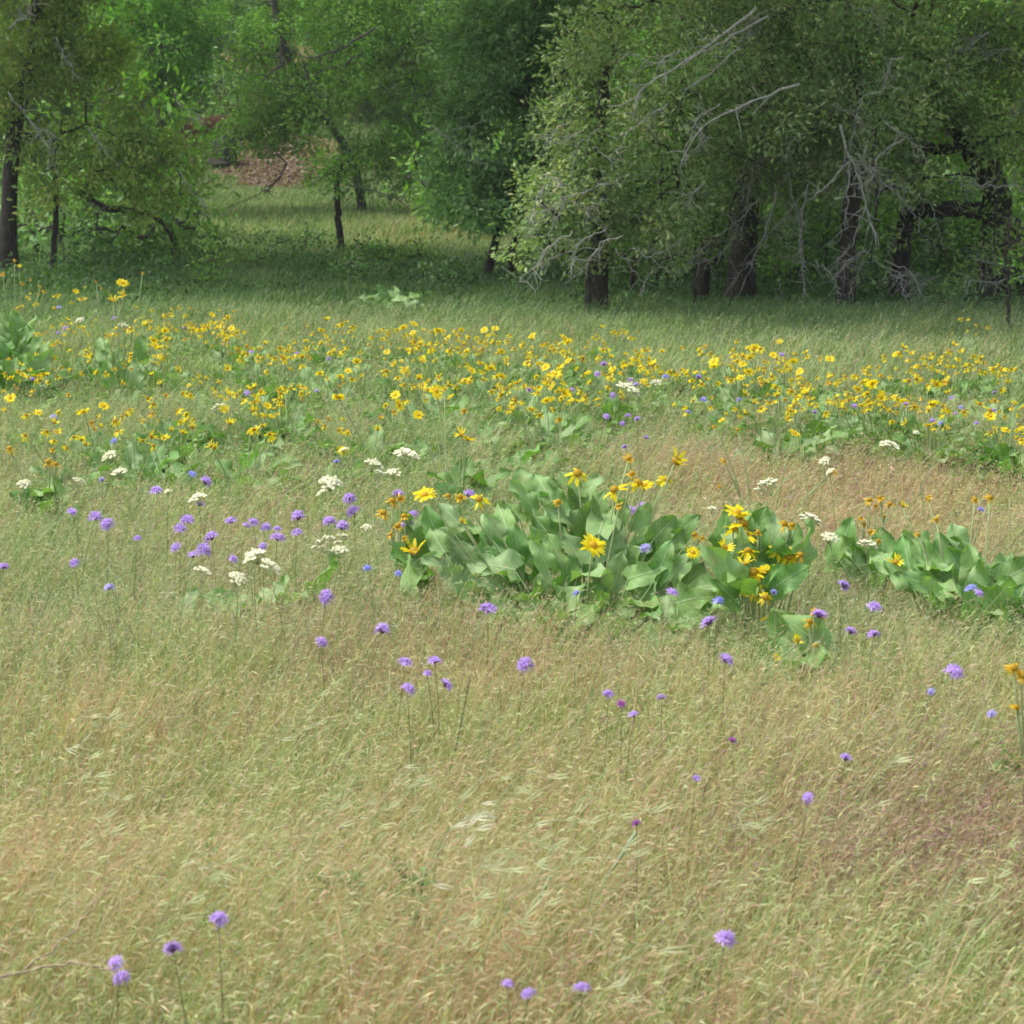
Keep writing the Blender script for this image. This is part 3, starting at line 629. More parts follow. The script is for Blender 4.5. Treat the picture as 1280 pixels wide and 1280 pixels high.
for (z, kd), L in zc.items():
    for i, (hx, hy, wpx, _) in enumerate(L):
        h = .37 if hy > 560 else .34
        h *= rv.uniform(.9, 1.1)
        top = over(hx, hy, h); R = wpx / scale_at(top[1]) * .5 * 1.02
        R = max(.010, min(.026, R))
        off = np.array([rv.normal(-.02, .035), rv.normal(0, .03), 0]); foot = top + off; foot[2] = terr(foot[0], foot[1])
        size = "large" if wpx >= 20 else ("small" if wpx <= 12 else "mid-sized")
        pos = "the only one" if len(L) == 1 else ORD[min(i + 1, 30)] + " from left"
        rt = thing("wildflower", foot, f"{size} {CN[kd]} flower, {pos} {z}", "wildflower", "violet and blue wildflowers scattered in the grass")
        stem_obj(rt, foot, top, foot, .0013, np.array((.17, .18, .08)), .012, int(hx * 3 + hy), "stem")
        hd = bpy.data.objects.new("flower_cluster", vm[kd][rv.integers(0, len(vm[kd]))]); scene.collection.objects.link(hd)
        hd.parent = rt; hd.location = Vector(tuple(top - foot)); hd.scale = (R * rv.uniform(.95, 1.2), R * rv.uniform(.95, 1.2), R * rv.uniform(.75, 1.15)); hd.rotation_euler = (rv.normal(0, .35), rv.normal(0, .35), rv.uniform(0, 6))
        br = bpy.data.objects.new("bract", bract_me); scene.collection.objects.link(br); br.parent = hd

# ------------------------------------------------------------------ cream umbels
def umbel_mesh(seed, nsub):
    r = np.random.default_rng(seed); mb = MB(); ms = MB()
    for k in range(nsub):
        rr = math.sqrt((k + .5) / nsub); th = k * 2.39996 + r.normal(0, .15)
        c = np.array([rr * math.cos(th), rr * math.sin(th), .42 * (1 - rr ** 2) + r.normal(0, .03)])
        tube(ms, [np.array([0, 0, -.75]), c], [.02, .012], (.36, .42, .2), 3)
        for j in range(14):
            p = c + np.array([*r.normal(0, .085, 2), abs(r.normal(0, .06))]); s = .13
            o8 = np.array([[s, 0, 0], [0, s, 0], [-s, 0, 0], [0, -s, 0], [0, 0, s * .8], [0, 0, -s * .5]])
            a = r.uniform(0, 1.5); ca, sa = math.cos(a), math.sin(a)
            o8 = o8 @ np.array([[ca, sa, 0], [-sa, ca, 0], [0, 0, 1]])
            mb.add(p + o8, np.array([[0, 1, 4], [1, 2, 4], [2, 3, 4], [3, 0, 4], [1, 0, 5], [2, 1, 5], [3, 2, 5], [0, 3, 5]]), np.array((.76, .75, .52)) * r.uniform(.85, 1.08))
    return mb.mesh("blossoms", M['cream']), ms.mesh("rays", M['leaf'])
ums = [umbel_mesh(400 + i, 15 + 5 * i) for i in range(3)]
WF = [(1112, 559, 22, "cream umbel alone above the red-brown grass at right"), (1031, 577, 13, "small cream umbel left of the lone one in red-brown grass"), (1038, 590, 10, "tiny cream umbel below a small one in red-brown grass"),
      (960, 609, 27, "loose cream umbel tilted over red-brown grass right of the clump"), (1013, 652, 26, "cream umbel beside the pale long leaves"), (1038, 673, 18, "ragged cream umbel right of the pale long leaves"),
      (1085, 683, 22, "cream umbel under the dried orange heads"), (890, 637, 11, "little cream umbel by the big clump's right shoulder"), (785, 489, 26, "cream umbel among violet heads in the flower band"),
      (820, 479, 12, "small cream umbel next to a blue flower in the flower band"), (508, 571, 28, "brightest flat cream umbel above the orange wilted heads"), (468, 582, 20, "cream umbel left of the brightest flat one"),
      (492, 592, 18, "cream umbel below the brightest flat one"), (474, 592, 12, "small cream umbel between two larger ones"), (413, 605, 24, "cream umbel above four crowded violet heads"),
      (402, 617, 12, "small faded cream umbel beside four violet heads"), (137, 571, 17, "upper cream umbel of the pair at left"), (149, 592, 17, "lower cream umbel of the pair at left"), (99, 603, 15, "dull cream umbel between white and cream ones at left"),
      (30, 606, 16, "bright white umbel at the left edge"), (247, 624, 19, "cream umbel over a violet head"), (408, 683, 30, "cream umbel above the upright blue-green leaf, left piece"), (424, 690, 20, "cream umbel above the upright blue-green leaf, right piece"),
      (318, 697, 24, "cream umbel behind the flat bright leaves, upper one"), (338, 710, 24, "cream umbel behind the flat bright leaves, lower one"), (253, 717, 22, "domed cream umbel over the leftmost bright leaf"),
      (297, 724, 20, "domed cream umbel just above the bright leaves"), (458, 660, 12, "small cream umbel left of the orange wilted heads"), (275, 512, 18, "greenish cream umbel under the dense yellow heads at left"),
      (155, 409, 12, "white umbel among the left band's yellow heads"), (100, 401, 10, "little white umbel near the left edge of the band"), (210, 615, 9, "tiny cream umbel touching a violet head"), (312, 694, 10, "small cream button left of an umbel pair"),
      (430, 563, 10, "faint cream umbel above a blue flower"), (1145, 541, 7, "speck-like cream umbel right of the lone bright one"), (429, 672, 12, "cream umbel tuft under the four violet heads")]
for i, (hx, hy, wpx, lab) in enumerate(WF):
    h = .42 * rv.uniform(.95, 1.1) if hy > 530 else .3
    top = over(hx, hy, h); R = wpx / scale_at(top[1]) * .58
    foot = top + np.array([rv.normal(0, .04), rv.normal(0, .03), 0]); foot[2] = terr(foot[0], foot[1])
    rt = thing("umbel_flower", foot, lab, "wildflower", "cream umbel flowers in the meadow")
    stem_obj(rt, foot, top - np.array([0, 0, R * .7]), foot, .0022, np.array((.26, .34, .13)), .01, 900 + i, "stem")
    a, b = ums[i % 3]
    hd = bpy.data.objects.new("blossom_head", a); scene.collection.objects.link(hd); hd.parent = rt
    hd.location = Vector(tuple(top - foot)); hd.scale = (R, R, R * 1.1); hd.rotation_euler = (rv.normal(.38, .15), rv.normal(0, .2), rv.uniform(0, 6))
    ry = bpy.data.objects.new("rays", b); scene.collection.objects.link(ry); ry.parent = hd

# ------------------------------------------------------------------ wild oats, sprigs and stick in the foreground grass
def oat(px, py, h, n, seed, label, lean=.10, white=0):
    r = np.random.default_rng(seed); top = over(px, py, h); foot = top + np.array([-lean, .02, 0]); foot[2] = terr(foot[0], foot[1])
    rt = thing("wild_oat", foot, label, "grass stalk", "wild oat stalks in the foreground grass")
    P = curve_pts([foot, foot * .45 + top * .55 + np.array([-lean * .3, 0, .03]), top, top + np.array([.05, 0, -.005])], 12)
    mb = MB(); tube(mb, P, np.linspace(.0018, .0007, 12), (.34, .40, .2), 4); mb.build("stalk", M['grass'], rt, foot)
    ms = MB()
    for k in range(n):
        t = r.uniform(.62, 1); q = P[int(t * 11)]; e = q + np.array([r.uniform(.005, .05), r.normal(0, .03), r.normal(.0, .02)])
        tube(ms, curve_pts([q, (q + e) / 2 + [0, 0, .012], e], 4), .0005, (.42, .46, .26), 3)
        d = norm(np.array([r.uniform(.6, 1.2), r.normal(0, .3), r.normal(.4, .45)])); L = r.uniform(.032, .05)
        u = norm(np.cross(d, [0, -.7, .7])); w = L * .075; nn = np.cross(d, u)
        c = np.array((.46, .50, .25)) * (1 - white) + np.array((.62, .60, .44)) * white
        for sgn in (1, -1):
            dd = norm(d + u * .09 * sgn)
            ms.add([e, e + dd * L * .4 + u * w * sgn, e + dd * L, e + dd * L * .4 + nn * w * .6 - u * w * .2 * sgn], np.array([[0, 1, 2, 3]]), c * r.uniform(.85, 1.15))
    ms.build("spikelets", M['grass'], rt, foot)
oat(500, 955, .42, 7, 1, "pale green wild oat with long drooping husks left of the bare stem")
oat(425, 978, .42, 6, 2, "pale wild oat with upright husks, leftmost of the foreground ones")
oat(592, 965, .42, 5, 3, "wild oat with two bright husks right of the bare stem")
oat(570, 1015, .40, 8, 4, "whitish dry wild oat below the bare stem", white=1)
oat(665, 1020, .42, 9, 5, "wild oat with wide green tassel beside the left bluish stalk, upper")
oat(590, 1075, .42, 14, 6, "bushiest wild oat with many crossing green husks in the foreground")
oat(655, 1092, .40, 9, 7, "wild oat hanging over the left bluish stalk, lower")
oat(715, 1015, .40, 6, 8, "wild oat with a wide pale husk above the right bluish stalk")
oat(790, 1005, .42, 5, 9, "wild oat at the top of the right bluish stalk")
oat(120, 890, .40, 6, 10, "wild oat with bright husks in the left foreground")
oat(118, 985, .40, 5, 14, "wild oat in the left foreground below the bright husks")
oat(1220, 1050, .40, 5, 15, "wild oat in the purplish grass at right")
ro = np.random.default_rng(31)
for k_ in range(7):
    oat(60 + 180 * k_ + ro.uniform(-50, 50), ro.uniform(860, 1180), .40, int(ro.integers(4, 7)), 40 + k_, f"faint wild oat, {ORD[k_ + 1]} from left of those scattered singly over the foreground", white=.35 if k_ % 4 == 0 else 0)
def bare_stem(p0, p1, h0, h1, rad, label, col, name="bare_stem"):
    a = over(*p0, h0); b = at(*p1, a[1]); a2 = a + (a - b) * .0; a2 = np.array([a[0] + (a[0] - b[0]) * .3, a[1], terr(a[0], a[1])])
    mb = MB(); tube(mb, curve_pts([a2, a, (a + b) / 2 + [.004, 0, 0], b], 10), np.linspace(rad, rad * .7, 10), col, 6)
    o = mb.build(name, M['leaf'], None, a2, True); set_props(o, label, 'plant stem')
bare_stem((557, 985), (588, 845), .12, 0, .0016, "long thin dark stem leaning right in front of the big clump", (.10, .10, .05))
bare_stem((735, 1130), (795, 1040), .15, 0, .0045, "thick bluish-green bare stalk right of the wild oats", (.34, .42, .27))
bare_stem((648, 1168), (688, 1095), .15, 0, .0042, "thick bluish-green bare stalk under the wild oats", (.32, .40, .24))
for nn_, (a_, b_) in {"straight pale stem left of the lone umbel": ((1010, 640), (1004, 560)), "straight pale stem with bare top in red-brown grass": ((885, 605), (893, 536)),
                     "leaning bare stem before the right edge clump": ((1190, 740), (1236, 628)), "upright yellow-green stem before the right edge": ((1260, 715), (1262, 625)),
                     "long leaning pale stem right of the orange heads": ((900, 700), (990, 590)), "pale stem leaning over the left umbels": ((440, 625), (478, 548)),
                     "second pale stem leaning over the left umbels": ((455, 595), (497, 543)), "pale leaning stem above the big clump": ((690, 560), (745, 530))}.items():
    bare_stem(a_, b_, .12, 0, .0026, nn_, (.42, .44, .24))
def sprig(px, py, h, seed, label):
    h = h * .82; r = np.random.default_rng(seed); top = over(px, py, h); foot = top + np.array([-.02, 0, 0]); foot[2] = terr(foot[0], foot[1])
    rt = thing("leafy_sprig", foot, label, "plant"); mb = MB(); tube(mb, curve_pts([foot, top], 6), .002, (.12, .18, .07), 4); mb.build("stem", M['leaf'], rt, foot)
    ml = MB()
    for k in range(22):
        t = r.uniform(.35, 1); p = foot + (top - foot) * t; az = r.uniform(0, 6.28); d = norm([math.cos(az), math.sin(az), r.uniform(.3, 1.4)])
        leaf_surface(ml, p, d, np.array([0, -.6, .8]), r.uniform(.025, .05), .012, None, seed * 50 + k, (.20, .31, .13), cordate=False, rib=False)
    ml.build("leaves", M['leaf'], rt, foot)
sprig(440, 1090, .3, 1, "dark green leafy sprig left of the bushy wild oat"); sprig(528, 1098, .3, 2, "blue-green leafy sprig under the bushy wild oat")
sprig(508, 1082, .28, 3, "small leafy sprig between the two larger sprigs"); sprig(410, 1095, .27, 4, "leafy sprig at the left end of the sprig row")
sprig(262, 1060, .28, 5, "leafy sprig above the tallest violet foreground flower")
def stick(pts, rad, label):
    P = [over(x, y, .26) for x, y in pts]; mb = MB(); tube(mb, curve_pts(P, 16, .003, 3), np.linspace(rad, rad * .6, 16), (.4, .3, .2), 5)
    o = mb.build("dry_stick", M['straw'], None, P[0], True); set_props(o, label, 'stick')
stick([(-5, 1222), (60, 1206), (100, 1206), (165, 1216)], .0026, "pale dry stick lying on grass tops behind the lower left violet pair")
stick([(30, 1212), (95, 1160), (140, 1110)], .0016, "thin dry stick rising from the pale one at lower left")

# ------------------------------------------------------------------ grass
for kx, ky in ((300, 190), (340, 200), (370, 215), (345, 228), (310, 215), (280, 200), (380, 195), (335, 175)):
    p_ = over(kx, ky, 0); KEEPOUT.append((p_[0], p_[1], 1.0, 1.0)); KEEPOUT.append((p_[0], p_[1] + 1.2, .9, 1.0))
sow("meadow_grass", 2.5, 4.6, 6500, .29, .0017, 4, 3, .45, 1, "fine tan and green brome grass with nodding seed heads nearest the viewer")
sow("meadow_grass", 4.6, 7.6, 5200, .28, .0020, 4, 3, .5, 2, "tan and green brome grass in front of the big leafy clump")
sow("meadow_grass", 7.6, 12.5, 2600, .25, .0028, 3, 2, .7, 3, "mixed grey-green and reddish grass between the clumps", (.024, .0036))
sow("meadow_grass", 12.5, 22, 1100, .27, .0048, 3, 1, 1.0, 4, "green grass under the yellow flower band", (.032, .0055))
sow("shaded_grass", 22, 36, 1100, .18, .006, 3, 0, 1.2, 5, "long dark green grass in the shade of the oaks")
sow("clearing_grass", 36, 62, 330, .22, .010, 2, 0, 1.5, 6, "yellow-green grass in the clearing behind the oaks")
def side_grass():
    r = np.random.default_rng(44); mb = MB()
    N = 110000; y = r.uniform(1.2, 45, N); sgn = r.choice([-1, 1], N); x = sgn * (.262 * y + .9 + r.uniform(0, 1, N) ** 1.3 * 8); z = terr(x, y)
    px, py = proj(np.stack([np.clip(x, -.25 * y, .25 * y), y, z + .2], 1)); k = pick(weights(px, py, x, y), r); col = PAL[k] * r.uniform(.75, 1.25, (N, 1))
    H = r.uniform(.15, .32, N); w = .0016 + .0003 * y + .002 * (np.abs(x) - .262 * y) / 8
    lx = H * r.normal(.25, .2, N); a = r.uniform(-1, 1, N); s = np.stack([np.cos(a), np.sin(a), 0 * a], 1) * w[:, None]
    b = np.stack([x, y, z - .01], 1); m = b + np.stack([lx * .3, 0 * x, H * .55], 1); t = b + np.stack([lx, 0 * x, H], 1)
    V = np.stack([b - s, b + s, m + s, m - s, t], 1).reshape(-1, 3); j = np.arange(N) * 5
    mb.add(V, [np.stack([j, j + 1, j + 2, j + 3], 1), np.stack([j + 3, j + 2, j + 4], 1)], np.repeat(col, 5, 0))
    o = mb.build("meadow_grass", M['grass']); set_props(o, "sparser grass beyond both sides of the view", 'grass', kind='stuff')
side_grass()
def specks():
    r = np.random.default_rng(46); mb = MB(); N = 420
    for _ in range(N):
        px, py = r.uniform(0, 1280), r.uniform(560, 1270)
        if r.random() < .55: px, py = r.normal(1150, 90), r.normal(790, 50)
        p = over(min(1279, px), py, .2); s = r.uniform(.0015, .0032); q = p + np.array([0, 0, s])
        c = np.array((.75, .76, .8)) * r.uniform(.8, 1.05); mb.add([q + [s, 0, 0], q + [0, s, 0], q - [s, 0, 0], q - [0, s, 0], q + [0, 0, s], q - [0, 0, s]],
               np.array([[0, 1, 4], [1, 2, 4], [2, 3, 4], [3, 0, 4], [1, 0, 5], [2, 1, 5], [3, 2, 5], [0, 3, 5]]), c)
    o = mb.build("tiny_white_flowers", M['petal']); set_props(o, "pinhead white flowers sprinkled through the grass", 'wildflowers', kind='stuff')
specks()

# ------------------------------------------------------------------ trees
OAK = np.array([[0, 0], [.10, .10], [.07, .22], [.24, .34], [.14, .46], [.27, .62], [.15, .72], [.16, .88], [0, 1.0]])   # half outline of a lobed leaf
def leaves_np(mb, C, D, Nn, S, col, r, lobed=True):
    n = len(C); D = norm(D); s = norm(np.cross(D, Nn)); nn = np.cross(s, D)
    if lobed:
        K = len(OAK); hw = OAK[:, 0] * .95; al = OAK[:, 1]
        R_ = C[:, None] + S[:, None, None] * (al[None, :, None] * D[:, None] + hw[None, :, None] * s[:, None] + (hw * .35)[None, :, None] * nn[:, None])
        L_ = C[:, None] + S[:, None, None] * (al[None, 1:-1, None] * D[:, None] - hw[None, 1:-1, None] * s[:, None] + (hw[1:-1] * .35)[None, :, None] * nn[:, None])
        V = np.concatenate([R_, L_], 1); m = K + K - 2; j = np.arange(n)[:, None] * m
        fr = j + np.arange(K)[None]; fl = j + np.array([0, K - 1] + list(range(m - 1, K - 1, -1)))[None]
        mb.add(V.reshape(-1, 3), [fr, fl], np.repeat(col, m, 0))
    else:
        w = .32
        V = np.stack([C, C + S[:, None] * (.35 * D + w * s + .1 * nn), C + S[:, None] * D, C + S[:, None] * (.45 * D - w * s + .1 * nn)], 1)
        mb.add(V.reshape(-1, 3), np.arange(n)[:, None] * 4 + np.arange(4)[None], np.repeat(col, 4, 0))
def tree(label, Y, trunk, ells, cols, seed, leaf=.064, dens=84, per=20, name="oak_tree", bark='dark_bark', twigs=[], cat="tree", upper=None, extra_trunks=[], lobed=True, limb_r=.03, group=None, base_on=True, twigbark='lichen', gate=.45):
    """trunk: (px, py, radius m); ells: crown lobes (px, py, rx px, ry px, half depth m, depth offset m); twigs: bare branches (pixel paths)"""
    r = np.random.default_rng(seed)
    tp = []
    for k, (px, py, rad) in enumerate(trunk):
        p = at(px, py, Y)
        if k == 0: p[2] = terr(p[0], p[1]) - .08
        tp.append((p, rad))
    b = tp[0][0].copy(); root = thing(name, b, label, cat, group)
    T = curve_pts([p for p, _ in tp], 16, .012, seed); dd = np.linspace(0, len(tp) - 1, 16)
    rr = np.interp(dd, range(len(tp)), [q for _, q in tp]); rr[0] *= 1.35; rr[1] *= 1.1
    mb = MB(); tube(mb, T, rr * (1 + r.normal(0, .05, 16)), (.1, .1, .1), 10)
    trk = mb.build("trunk", M[bark], root, b, True)
    for et in extra_trunks:
        P = [at(x, y, Y + .1) for x, y, _ in et]
        if et[0][1] > 250: P[0][2] = terr(P[0][0], P[0][1]) - .05
        mb = MB(); tube(mb, curve_pts(P, 14, .01, seed + 5), np.interp(np.linspace(0, len(et) - 1, 14), range(len(et)), [q for *_, q in et]), (.1, .1, .1), 8)
        mb.build("limb", M[bark], root, b, True)
    E = []
    for (px, py, rx, ry, rd, oy) in ells:
        oy = oy - (.45 if Y < 26 and cat == 'tree' else 0); c = at(px, py, Y + oy); k = (Y + oy) / F; E.append((c, np.array([rx * k * 1.08, rd, ry * k * 1.12]), 1.0))
    if upper:
        for (cx, cz, rx_, ry_, rz_, oy) in upper: E.append((np.array([b[0] + cx, Y + oy, b[2] + cz]), np.array([rx_, ry_, rz_]), .22))  # crown lobes above the view, sized for the shade they cast
    CC = []; tw = MB(); nodes = [T[8:]]
    for (c, R, q) in E:
        vol = 4.19 * R[0] * R[1] * R[2]; n = max(6, int(vol * dens * q))
        u = norm(r.normal(0, 1, (n * 3, 3))) * (r.random((n * 3, 1)) ** (1 / 2.4)); P = c + u * R
        nz = (vnoise(P[:, 0] + P[:, 1] * .7, P[:, 2] * 1.1 + P[:, 1] * .4, .45, seed % 40) + vnoise(P[:, 0], P[:, 2], .18, seed % 40 + 1) * .5) / 1.5
        ok = nz > gate; P = P[ok][:n]
        P = P[P[:, 2] > terr(P[:, 0], P[:, 1]) + .25] if cat == 'tree' else P[P[:, 2] > terr(P[:, 0], P[:, 1]) + .03]
        if not len(P): continue
        CC.append((P, q))
        nl = max(3, min(9, int(vol * 1.2)))
        for k in range(nl):                                            # limbs reaching into this lobe
            tgt = P[r.integers(0, len(P))]; allN = np.concatenate(nodes); st = allN[np.argmin(np.linalg.norm(allN - tgt, axis=1) + np.abs(allN[:, 2] - tgt[2]) * .2)]
            ln = np.linalg.norm(tgt - st)
            if ln < .15: continue
            mid = (st + tgt) / 2 + np.array([0, 0, .12 * ln]) + r.normal(0, .08 * ln, 3)
            nn_ = max(6, int(ln * 5)); C_ = curve_pts([st, mid, tgt], nn_, .018, seed + k)
            limbs = MB(); tube(limbs, C_, np.linspace(min(limb_r, .012 + ln * .012), .005, nn_), (.1, .1, .1), 5); limbs.build('limb', M[bark], root, b, True); nodes.append(C_)
    allN = np.concatenate(nodes); mbL = MB()
    for P, q in CC:
        grown = allN; order_ = np.argsort(np.linalg.norm(P - P.mean(0), axis=1))
        dn = np.sqrt(((P[:, None, :] - allN[None, ::2, :]) ** 2).sum(2)).min(1) if len(P) * len(allN) < 6e6 else np.linalg.norm(P - P.mean(0), axis=1)
        Q = P[np.argsort(dn)]; BUF = np.empty((len(allN) + len(Q), 3)); BUF[:len(allN)] = allN; nb_ = len(allN)
        for k in range(0, len(Q), 1 if q == 1 else 2):
            dd_ = ((BUF[:nb_] - Q[k]) ** 2).sum(1); w_n = dd_.argmin()
            tube(tw, [BUF[w_n], (Q[k] + BUF[w_n]) / 2 + r.normal(0, .03, 3), Q[k]], [.006, .004, .0025], (.1, .1, .1), 3); BUF[nb_] = Q[k]; nb_ += 1
        for s0 in range(0, 0):
            Q = P[s0:s0 + 400]; dmat = np.linalg.norm(Q[:, None] - allN[None], axis=2); nb = allN[dmat.argmin(1)]
            for k in range(0, len(Q), 1 if q == 1 else 3):
                m = (Q[k] + nb[k]) / 2 + r.normal(0, .05, 3); tube(tw, [nb[k], m, Q[k]], [.006, .004, .0025], (.1, .1, .1), 3)
        n = len(P); pr = per if q == 1 else max(5, per // 2); idx = np.repeat(np.arange(n), pr); m = len(idx)
        td = norm(P - P.mean(0) + r.normal(0, .3, P.shape)); off = r.normal(0, .075 if q == 1 else .14, (m, 3)) + td[idx] * r.uniform(-.1, .1, (m, 1))
        C = P[idx] + off
        D = norm(off * 6 + td[idx] * .8 + r.normal(0, .5, (m, 3)) + np.array([0, 0, -.15])); Nn = norm(r.normal(0, .6, (m, 3)) + np.array([0, -.25, .8]))
        cw = r.dirichlet([.45] * len(cols), n)[idx]; hue = vnoise(P[:, 0], P[:, 2] + P[:, 1], .7, seed % 30 + 3)[idx]
        col = cw @ np.array(cols); col *= np.array((1.10, 1.18, .92)) * (.7 + .6 * r.random((m, 1))) * (.68 + .64 * hue[:, None])
        leaves_np(mbL, C, D, Nn, leaf * r.uniform(.65, 1.25, m) * (1 if q == 1 else 1.7), col, r, lobed and q == 1)
    if Y < 26 and name == 'oak_tree':
        zz = [e for e in ells]
        for k in range(16):
            e = zz[r.integers(0, len(zz))]; x0 = e[0] + r.uniform(-.8, .8) * e[2]; y0 = e[1] + r.uniform(-.5, .5) * e[3]; q = r.uniform(25, 70); sx = r.choice([-1, -1, 1])
            twigs = twigs + [([(x0, y0), (x0 + sx * q * .5, y0 + q * r.uniform(.1, .4)), (x0 + sx * q * r.uniform(.6, 1), y0 + q * r.uniform(.4, 1.2))], r.uniform(.007, .012), -e[4] * r.uniform(.5, 1) )]
    mbL.build("crown", M['tree'], root, b)
    if tw.n: tw.build("twigs", M['bark'], trk, b)
    for k, (pts, rad, oy) in enumerate(twigs):
        rad *= .72; oy -= .7 if Y < 26 else 0
        P = curve_pts([at(x, y, Y + oy) for x, y in pts], 16, .012, seed * 3 + k)
        mb = MB(); tube(mb, P, np.linspace(rad, rad * .35, 16), (.3, .3, .3), 6)
        for j in range(int(8 + 16 * r.random())):                       # side twigs
            i0 = r.integers(3, 16); p = P[i0]; ax = norm(P[min(15, i0 + 1)] - P[max(0, i0 - 1)]); L = r.uniform(.08, .34)
            d = norm(ax * r.uniform(.3, 1) + r.normal(0, .7, 3)); q1 = p + d * L * .5; q2 = q1 + norm(d + r.normal(0, .4, 3) + [0, 0, -.15]) * L * .5
            tube(mb, [p, q1, q2], [rad * .45, rad * .3, rad * .15], (.3, .3, .3), 4)
        mb.build("bare_branch", M[twigbark], root, b, True)
    return root
OL = [(.19, .27, .12), (.14, .24, .09), (.30, .32, .17), (.17, .27, .13), (.13, .22, .09), (.46, .41, .26), (.15, .25, .11)]                 # olive oak
OY = [(.27, .35, .13), (.18, .30, .10), (.46, .44, .22), (.17, .30, .11)]                 # yellow-tipped
DG = [(.15, .26, .12), (.20, .32, .15), (.27, .36, .22), (.12, .22, .09)]                # dark bluish
MG = [(.12, .24, .05), (.16, .29, .06), (.18, .27, .07), (.09, .19, .045)]               # mid green
BG = [(.12, .25, .045), (.15, .29, .06), (.10, .21, .04)]                                 # bright
UP = [(0, 6.6, 2.6, 3.4, 2.2, -1.6), (0, 6.6, 2.6, 3, 2.0, 4.5)]  # unseen upper lobes, spread forward and back to shade ground and thicket

tree("front oak with two close dark trunks and grey-green leafy skirt", 21.9, [(752, 403, .105), (750, 350, .09), (752, 300, .085), (745, 200, .07), (760, 80, .05)],
     [(715, 150, 45, 60, .8, 0), (700, 285, 62, 32, .7, .2), (800, 280, 60, 35, .8, -.1), (745, 235, 95, 45, .9, 0), (850, 240, 60, 50, .8, .3), (690, 312, 60, 20, .6, .3), (800, 318, 55, 18, .6, .2), (745, 320, 40, 14, .4, .5), (800, 160, 110, 60, 1.0, .2), (760, 60, 70, 60, .9, .6), (880, 60, 90, 70, 1.2, .2), (690, 255, 40, 25, .5, -.2)],
     OL, 51, twigs=[([(945, 10), (880, 60), (830, 95), (780, 130)], .022, -.9), ([(960, 20), (905, 50), (860, 75), (800, 110)], .018, -.8), ([(850, 62), (820, 80), (785, 62)], .014, -.8),
                    ([(925, 60), (890, 90), (850, 115)], .012, -.9), ([(790, 310), (810, 322), (840, 310)], .010, -.5), ([(770, 310), (800, 345), (790, 360)], .008, -.4),
                    ([(1000, 105), (940, 125), (885, 150), (865, 175), (852, 205)], .020, -1.1), ([(875, 160), (878, 180)], .008, -1.1), ([(900, 130), (870, 150), (850, 200), (855, 225)], .008, -1.0),
                    ([(700, 250), (730, 240), (770, 225)], .008, -.8), ([(740, 185), (765, 200), (780, 180)], .008, -.8)],
     extra_trunks=[[(737, 402, .075), (738, 350, .065), (745, 290, .05)]], upper=UP)
tree("front oak on the thickest black trunk, hung with grey lichened twigs", 24.3, [(925, 380, .19), (927, 320, .16), (932, 260, .14), (950, 150, .12), (960, 20, .09)],
     [(930, 200, 80, 55, 1.0, -.6), (1000, 200, 80, 60, 1.2, 0), (890, 290, 30, 25, .4, -.7), (980, 290, 34, 26, .5, -1.0), (1000, 110, 120, 60, 1.3, -.3), (960, 20, 120, 50, 1.4, 0), (860, 315, 28, 18, .4, -.9)],
     OL, 52, twigs=[([(900, 262), (925, 285), (900, 320), (870, 330)], .014, -1.3), ([(950, 245), (925, 275), (890, 300), (855, 335)], .012, -1.4), ([(1010, 230), (1000, 280), (1004, 320), (1002, 350), (1013, 380)], .018, -1.6),
                    ([(985, 215), (995, 260), (1000, 290), (1008, 345)], .013, -1.5), ([(970, 240), (958, 285), (945, 315), (935, 345)], .014, -1.6), ([(1005, 240), (990, 262), (962, 290), (955, 310)], .012, -1.5),
                    ([(945, 325), (930, 335), (918, 352)], .008, -1.6), ([(965, 190), (930, 215), (925, 232)], .010, -1.4), ([(1000, 190), (970, 195), (945, 205)], .009, -1.4), ([(1030, 135), (1060, 175), (1075, 200)], .01, -1.5),
                    ([(905, 200), (885, 240), (880, 275)], .009, -1.3), ([(940, 210), (935, 250), (925, 300)], .007, -1.3), ([(975, 345), (972, 370), (980, 408)], .006, -1.6)],
     extra_trunks=[[(876, 378, .085), (880, 330, .075), (890, 280, .06)]], upper=UP)
tree("front oak on the slim black trunk right of centre with a pale forked branch", 22.2, [(1058, 400, .11), (1056, 340, .095), (1060, 290, .09), (1070, 220, .08), (1075, 120, .06), (1060, 20, .05)],
     [(1070, 170, 90, 55, 1.0, -.3), (1010, 150, 70, 50, .9, -.5), (1100, 90, 110, 60, 1.1, 0), (1030, 30, 110, 50, 1.1, 0), (1090, 318, 28, 20, .4, -.4), (1125, 230, 32, 30, .5, -.6)],
     OL, 53, twigs=[([(1050, 155), (1060, 190), (1075, 225), (1085, 270), (1100, 308)], .022, -.8), ([(1065, 195), (1050, 215), (1030, 235), (1012, 250)], .016, -.8), ([(1085, 175), (1080, 195), (1068, 215)], .014, -.8),
                    ([(1068, 200), (1100, 215), (1125, 235)], .010, -.8), ([(1060, 215), (1058, 260), (1050, 300)], .008, -.8), ([(1075, 280), (1065, 305), (1045, 330)], .008, -.7), ([(1020, 325), (1040, 345), (1052, 372)], .008, -.7),
                    ([(1040, 130), (1072, 148), (1090, 160)], .009, -.8), ([(1110, 335), (1135, 345), (1150, 340)], .008, -.6)], upper=UP)
